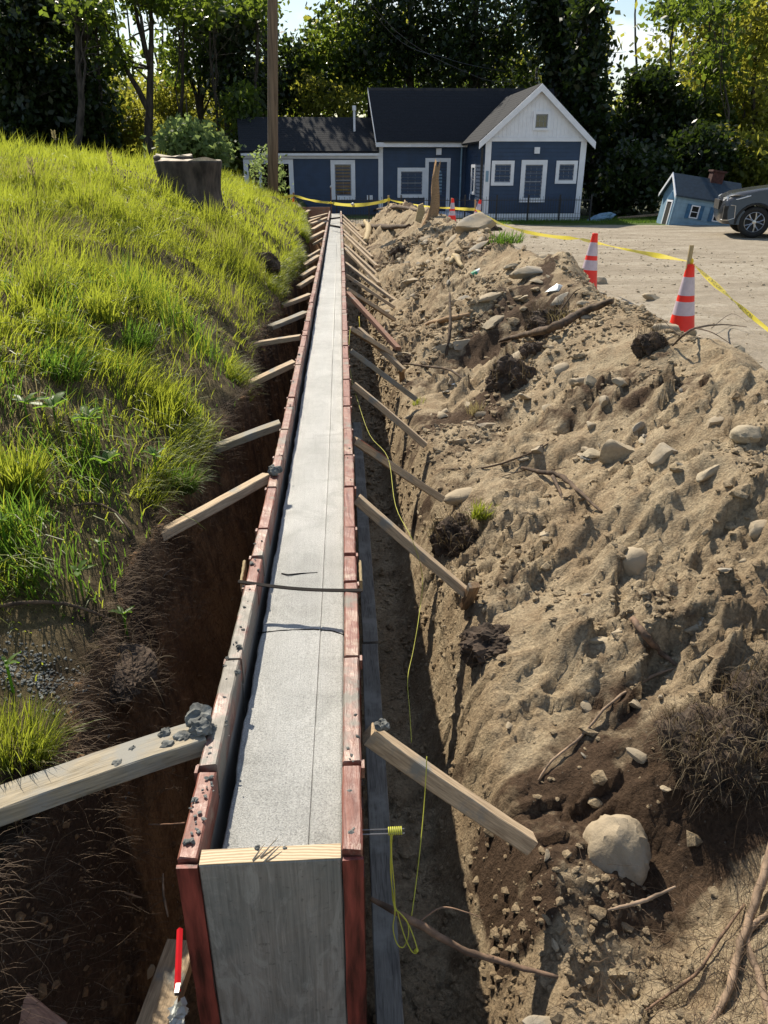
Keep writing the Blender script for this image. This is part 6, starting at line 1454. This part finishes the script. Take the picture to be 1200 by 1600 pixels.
tree('dark leafy tree behind the left wing of the house', 415, 40, .22, 30, [(445, 100, 45, 45), (440, -80, 60, 50), (400, 150, 40, 40), (470, 150, 50, 35), (398, 40, 20, 40)], 'leaf_dark', 7000, seed=6)  # crown part above the view added to shade the left wing roof
tree('mid green tree rising above the middle of the house', 530, 41, .22, 20, [(540, 60, 60, 60), (560, -60, 70, 60), (570, 110, 60, 50), (510, 120, 50, 50)], 'leaf_mid', 8500, seed=7)  # upper crown part, out of view, added for shade on the house
tree('big dark tree right behind the main roof ridge', 640, 40, .28, -20, [(640, 20, 75, 60), (640, -90, 70, 60), (600, 90, 55, 50), (680, 90, 65, 60)], 'leaf_dark', 8500, seed=8)  # top crown part is unseen, added to keep the main roof dark
tree('tall dark tree behind the white gable', 745, 39, .28, -30, [(760, 20, 80, 70), (760, -100, 80, 60), (720, 100, 60, 50), (800, 100, 50, 60)], 'leaf_dark', 8500, seed=9)  # unseen upper crown part added to hold sun off the house
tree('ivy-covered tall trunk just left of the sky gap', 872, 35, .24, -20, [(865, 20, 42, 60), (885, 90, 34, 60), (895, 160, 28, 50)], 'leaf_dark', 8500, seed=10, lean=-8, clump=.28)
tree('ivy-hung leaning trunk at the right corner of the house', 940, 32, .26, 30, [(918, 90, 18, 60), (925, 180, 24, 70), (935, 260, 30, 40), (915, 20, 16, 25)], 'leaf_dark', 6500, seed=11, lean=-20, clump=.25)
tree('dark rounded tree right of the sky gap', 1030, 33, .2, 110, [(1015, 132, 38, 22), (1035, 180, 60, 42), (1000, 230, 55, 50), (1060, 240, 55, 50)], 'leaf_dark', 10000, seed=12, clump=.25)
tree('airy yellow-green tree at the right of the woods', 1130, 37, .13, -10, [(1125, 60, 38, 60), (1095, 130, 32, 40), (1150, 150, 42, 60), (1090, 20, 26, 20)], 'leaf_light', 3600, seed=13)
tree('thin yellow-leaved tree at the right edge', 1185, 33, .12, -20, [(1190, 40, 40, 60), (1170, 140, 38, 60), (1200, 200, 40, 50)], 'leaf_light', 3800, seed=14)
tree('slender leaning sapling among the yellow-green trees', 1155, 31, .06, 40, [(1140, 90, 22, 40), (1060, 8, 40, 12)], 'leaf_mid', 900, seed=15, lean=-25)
for i, (px, Y, c, mt, n, lb) in enumerate([(1160, 30, [(1150, 250, 45, 45), (1185, 270, 35, 40)], 'leaf_light', 5200, 'yellow-green bush behind the parked car'), (1085, 30.5, [(1080, 250, 45, 50)], 'leaf_dark', 5200, 'dark bush behind the playhouse'),
        (985, 30, [(985, 280, 50, 50), (950, 300, 25, 35)], 'leaf_dark', 6400, 'dark bush right of the house wall'), (300, 27.5, [(292, 222, 38, 24), (328, 236, 20, 16)], 'leaf_shrub', 4200, 'pale bright green bush behind the stumps'),
        (190, 36, [(190, 190, 45, 40), (165, 220, 35, 26)], 'leaf_light', 3600, 'yellow-lit bush left of the forked tree'), (260, 40, [(262, 150, 38, 40), (270, 200, 40, 30)], 'leaf_light', 3400, 'yellow-green understorey tree right of the forked tree'),
        (380, 34, [(385, 180, 25, 50), (365, 240, 25, 26)], 'leaf_mid', 3200, 'mid green bush left of the utility pole'), (80, 36, [(60, 215, 80, 28)], 'leaf_dark', 3600, 'low dark bush under the trees at far left'),
        (495, 38, [(490, 150, 28, 35), (540, 160, 30, 25)], 'leaf_light', 1500, 'sunlit young tree just above the left wing roof'), (1110, 34, [(1095, 190, 35, 50)], 'leaf_mid', 3200, 'mid green bush above the playhouse')]):
    tree(lb, px, Y, .05, None, c, mt, n, seed=30+i, limbs=3, name='bush', size=.11, clump=.25, kindn='bush')
for i, (px, Y, r_, ln, lb) in enumerate([(165, 33, .08, -18, 'thin bare trunk leaning left between the dark trees at upper left'), (278, 35, .10, 8, 'slim grey trunk just left of the large stump top'), (338, 34, .07, -10, 'thin trunk between the stump and the slim dark tree'), (392, 35, .09, 12, 'slim trunk left of the utility pole, leaning right'), (118, 31, .16, 6, 'dark trunk standing in front of the second tree from the left edge'), (1100, 33, .07, 14, 'thin trunk behind the playhouse chimney'), (1065, 35, .06, -14, 'thin dark trunk left of the yellow-green trees')]):
    tree(lb, px, Y, r_, -20, [(px+ln, 15, 26, 16)], 'leaf_mid', 420, seed=80+i, lean=ln, limbs=7)
# weedy shrub in front of the open doorway
tree('wispy pale-leaved shrub around the utility pole in front of the open doorway', 412, 24.5, .02, 250, [(408, 270, 9, 22), (415, 240, 7, 14), (402, 258, 5, 15)], 'leaf_shrub', 420, size=.05, seed=60, limbs=4, name='shrub', clump=.12, kindn='shrub')
tree('wispy pale-leaved stem right of the utility pole', 436, 24.6, .015, 270, [(438, 265, 6, 14), (436, 290, 4, 14)], 'leaf_shrub', 200, size=.05, seed=61, limbs=2, name='shrub', clump=.1, kindn='shrub')
# the wood beyond, one mass
ell = []; rnd = random.Random(4)
for i in range(90):
    px = rnd.uniform(-200, 1400); top_ = 165 if 130 < px < 330 else 120 if 330 < px < 400 else 90 if 430 < px < 540 else (170 if 900 < px < 1075 else 40)
    py = rnd.uniform(top_, 250); Y = rnd.uniform(48, 62); c = at_y(px, py, Y); ell.append((c.x, Y, c.z, 3.2, 2.5, 1.6))
ell2 = []
for i in range(46):
    px = rnd.uniform(130, 430); py = rnd.uniform(125, 245); Y = rnd.uniform(44, 50); c = at_y(px, py, Y); ell2.append((c.x, Y, c.z, 1.5, 1.5, .9))
leaves('sun_tinted_understorey', ell2, 13000, .13, 'leaf_light', 94, kind='stuff', clump=.6, per=18)  # sunlight on the wood is put into the paler, yellower leaf colour
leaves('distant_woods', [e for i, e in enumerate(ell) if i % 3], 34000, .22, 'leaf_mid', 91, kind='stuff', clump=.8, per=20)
leaves('distant_sun_tinted_leaves', [e for i, e in enumerate(ell) if not i % 3], 16000, .22, 'leaf_light', 92, kind='stuff', clump=.8, per=20)  # same wood as above, its sunlight given by a paler leaf colour
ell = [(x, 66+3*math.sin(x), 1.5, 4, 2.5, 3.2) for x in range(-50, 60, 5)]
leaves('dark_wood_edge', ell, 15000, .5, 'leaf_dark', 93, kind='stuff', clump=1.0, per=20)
mb = MB()
for i in range(70):
    x = rnd.uniform(-40, 45); Y = rnd.uniform(46, 62); z0 = gz(x, Y)-.3; mb.tube(wobble((x, Y, z0), (x+rnd.uniform(-1.5, 1.5), Y, z0+rnd.uniform(9, 13)), 8, .015, i), [.13*(1-.08*j) for j in range(9)], 5)
tag(mb.build('distant_trunks', M['bark']), kind='stuff')
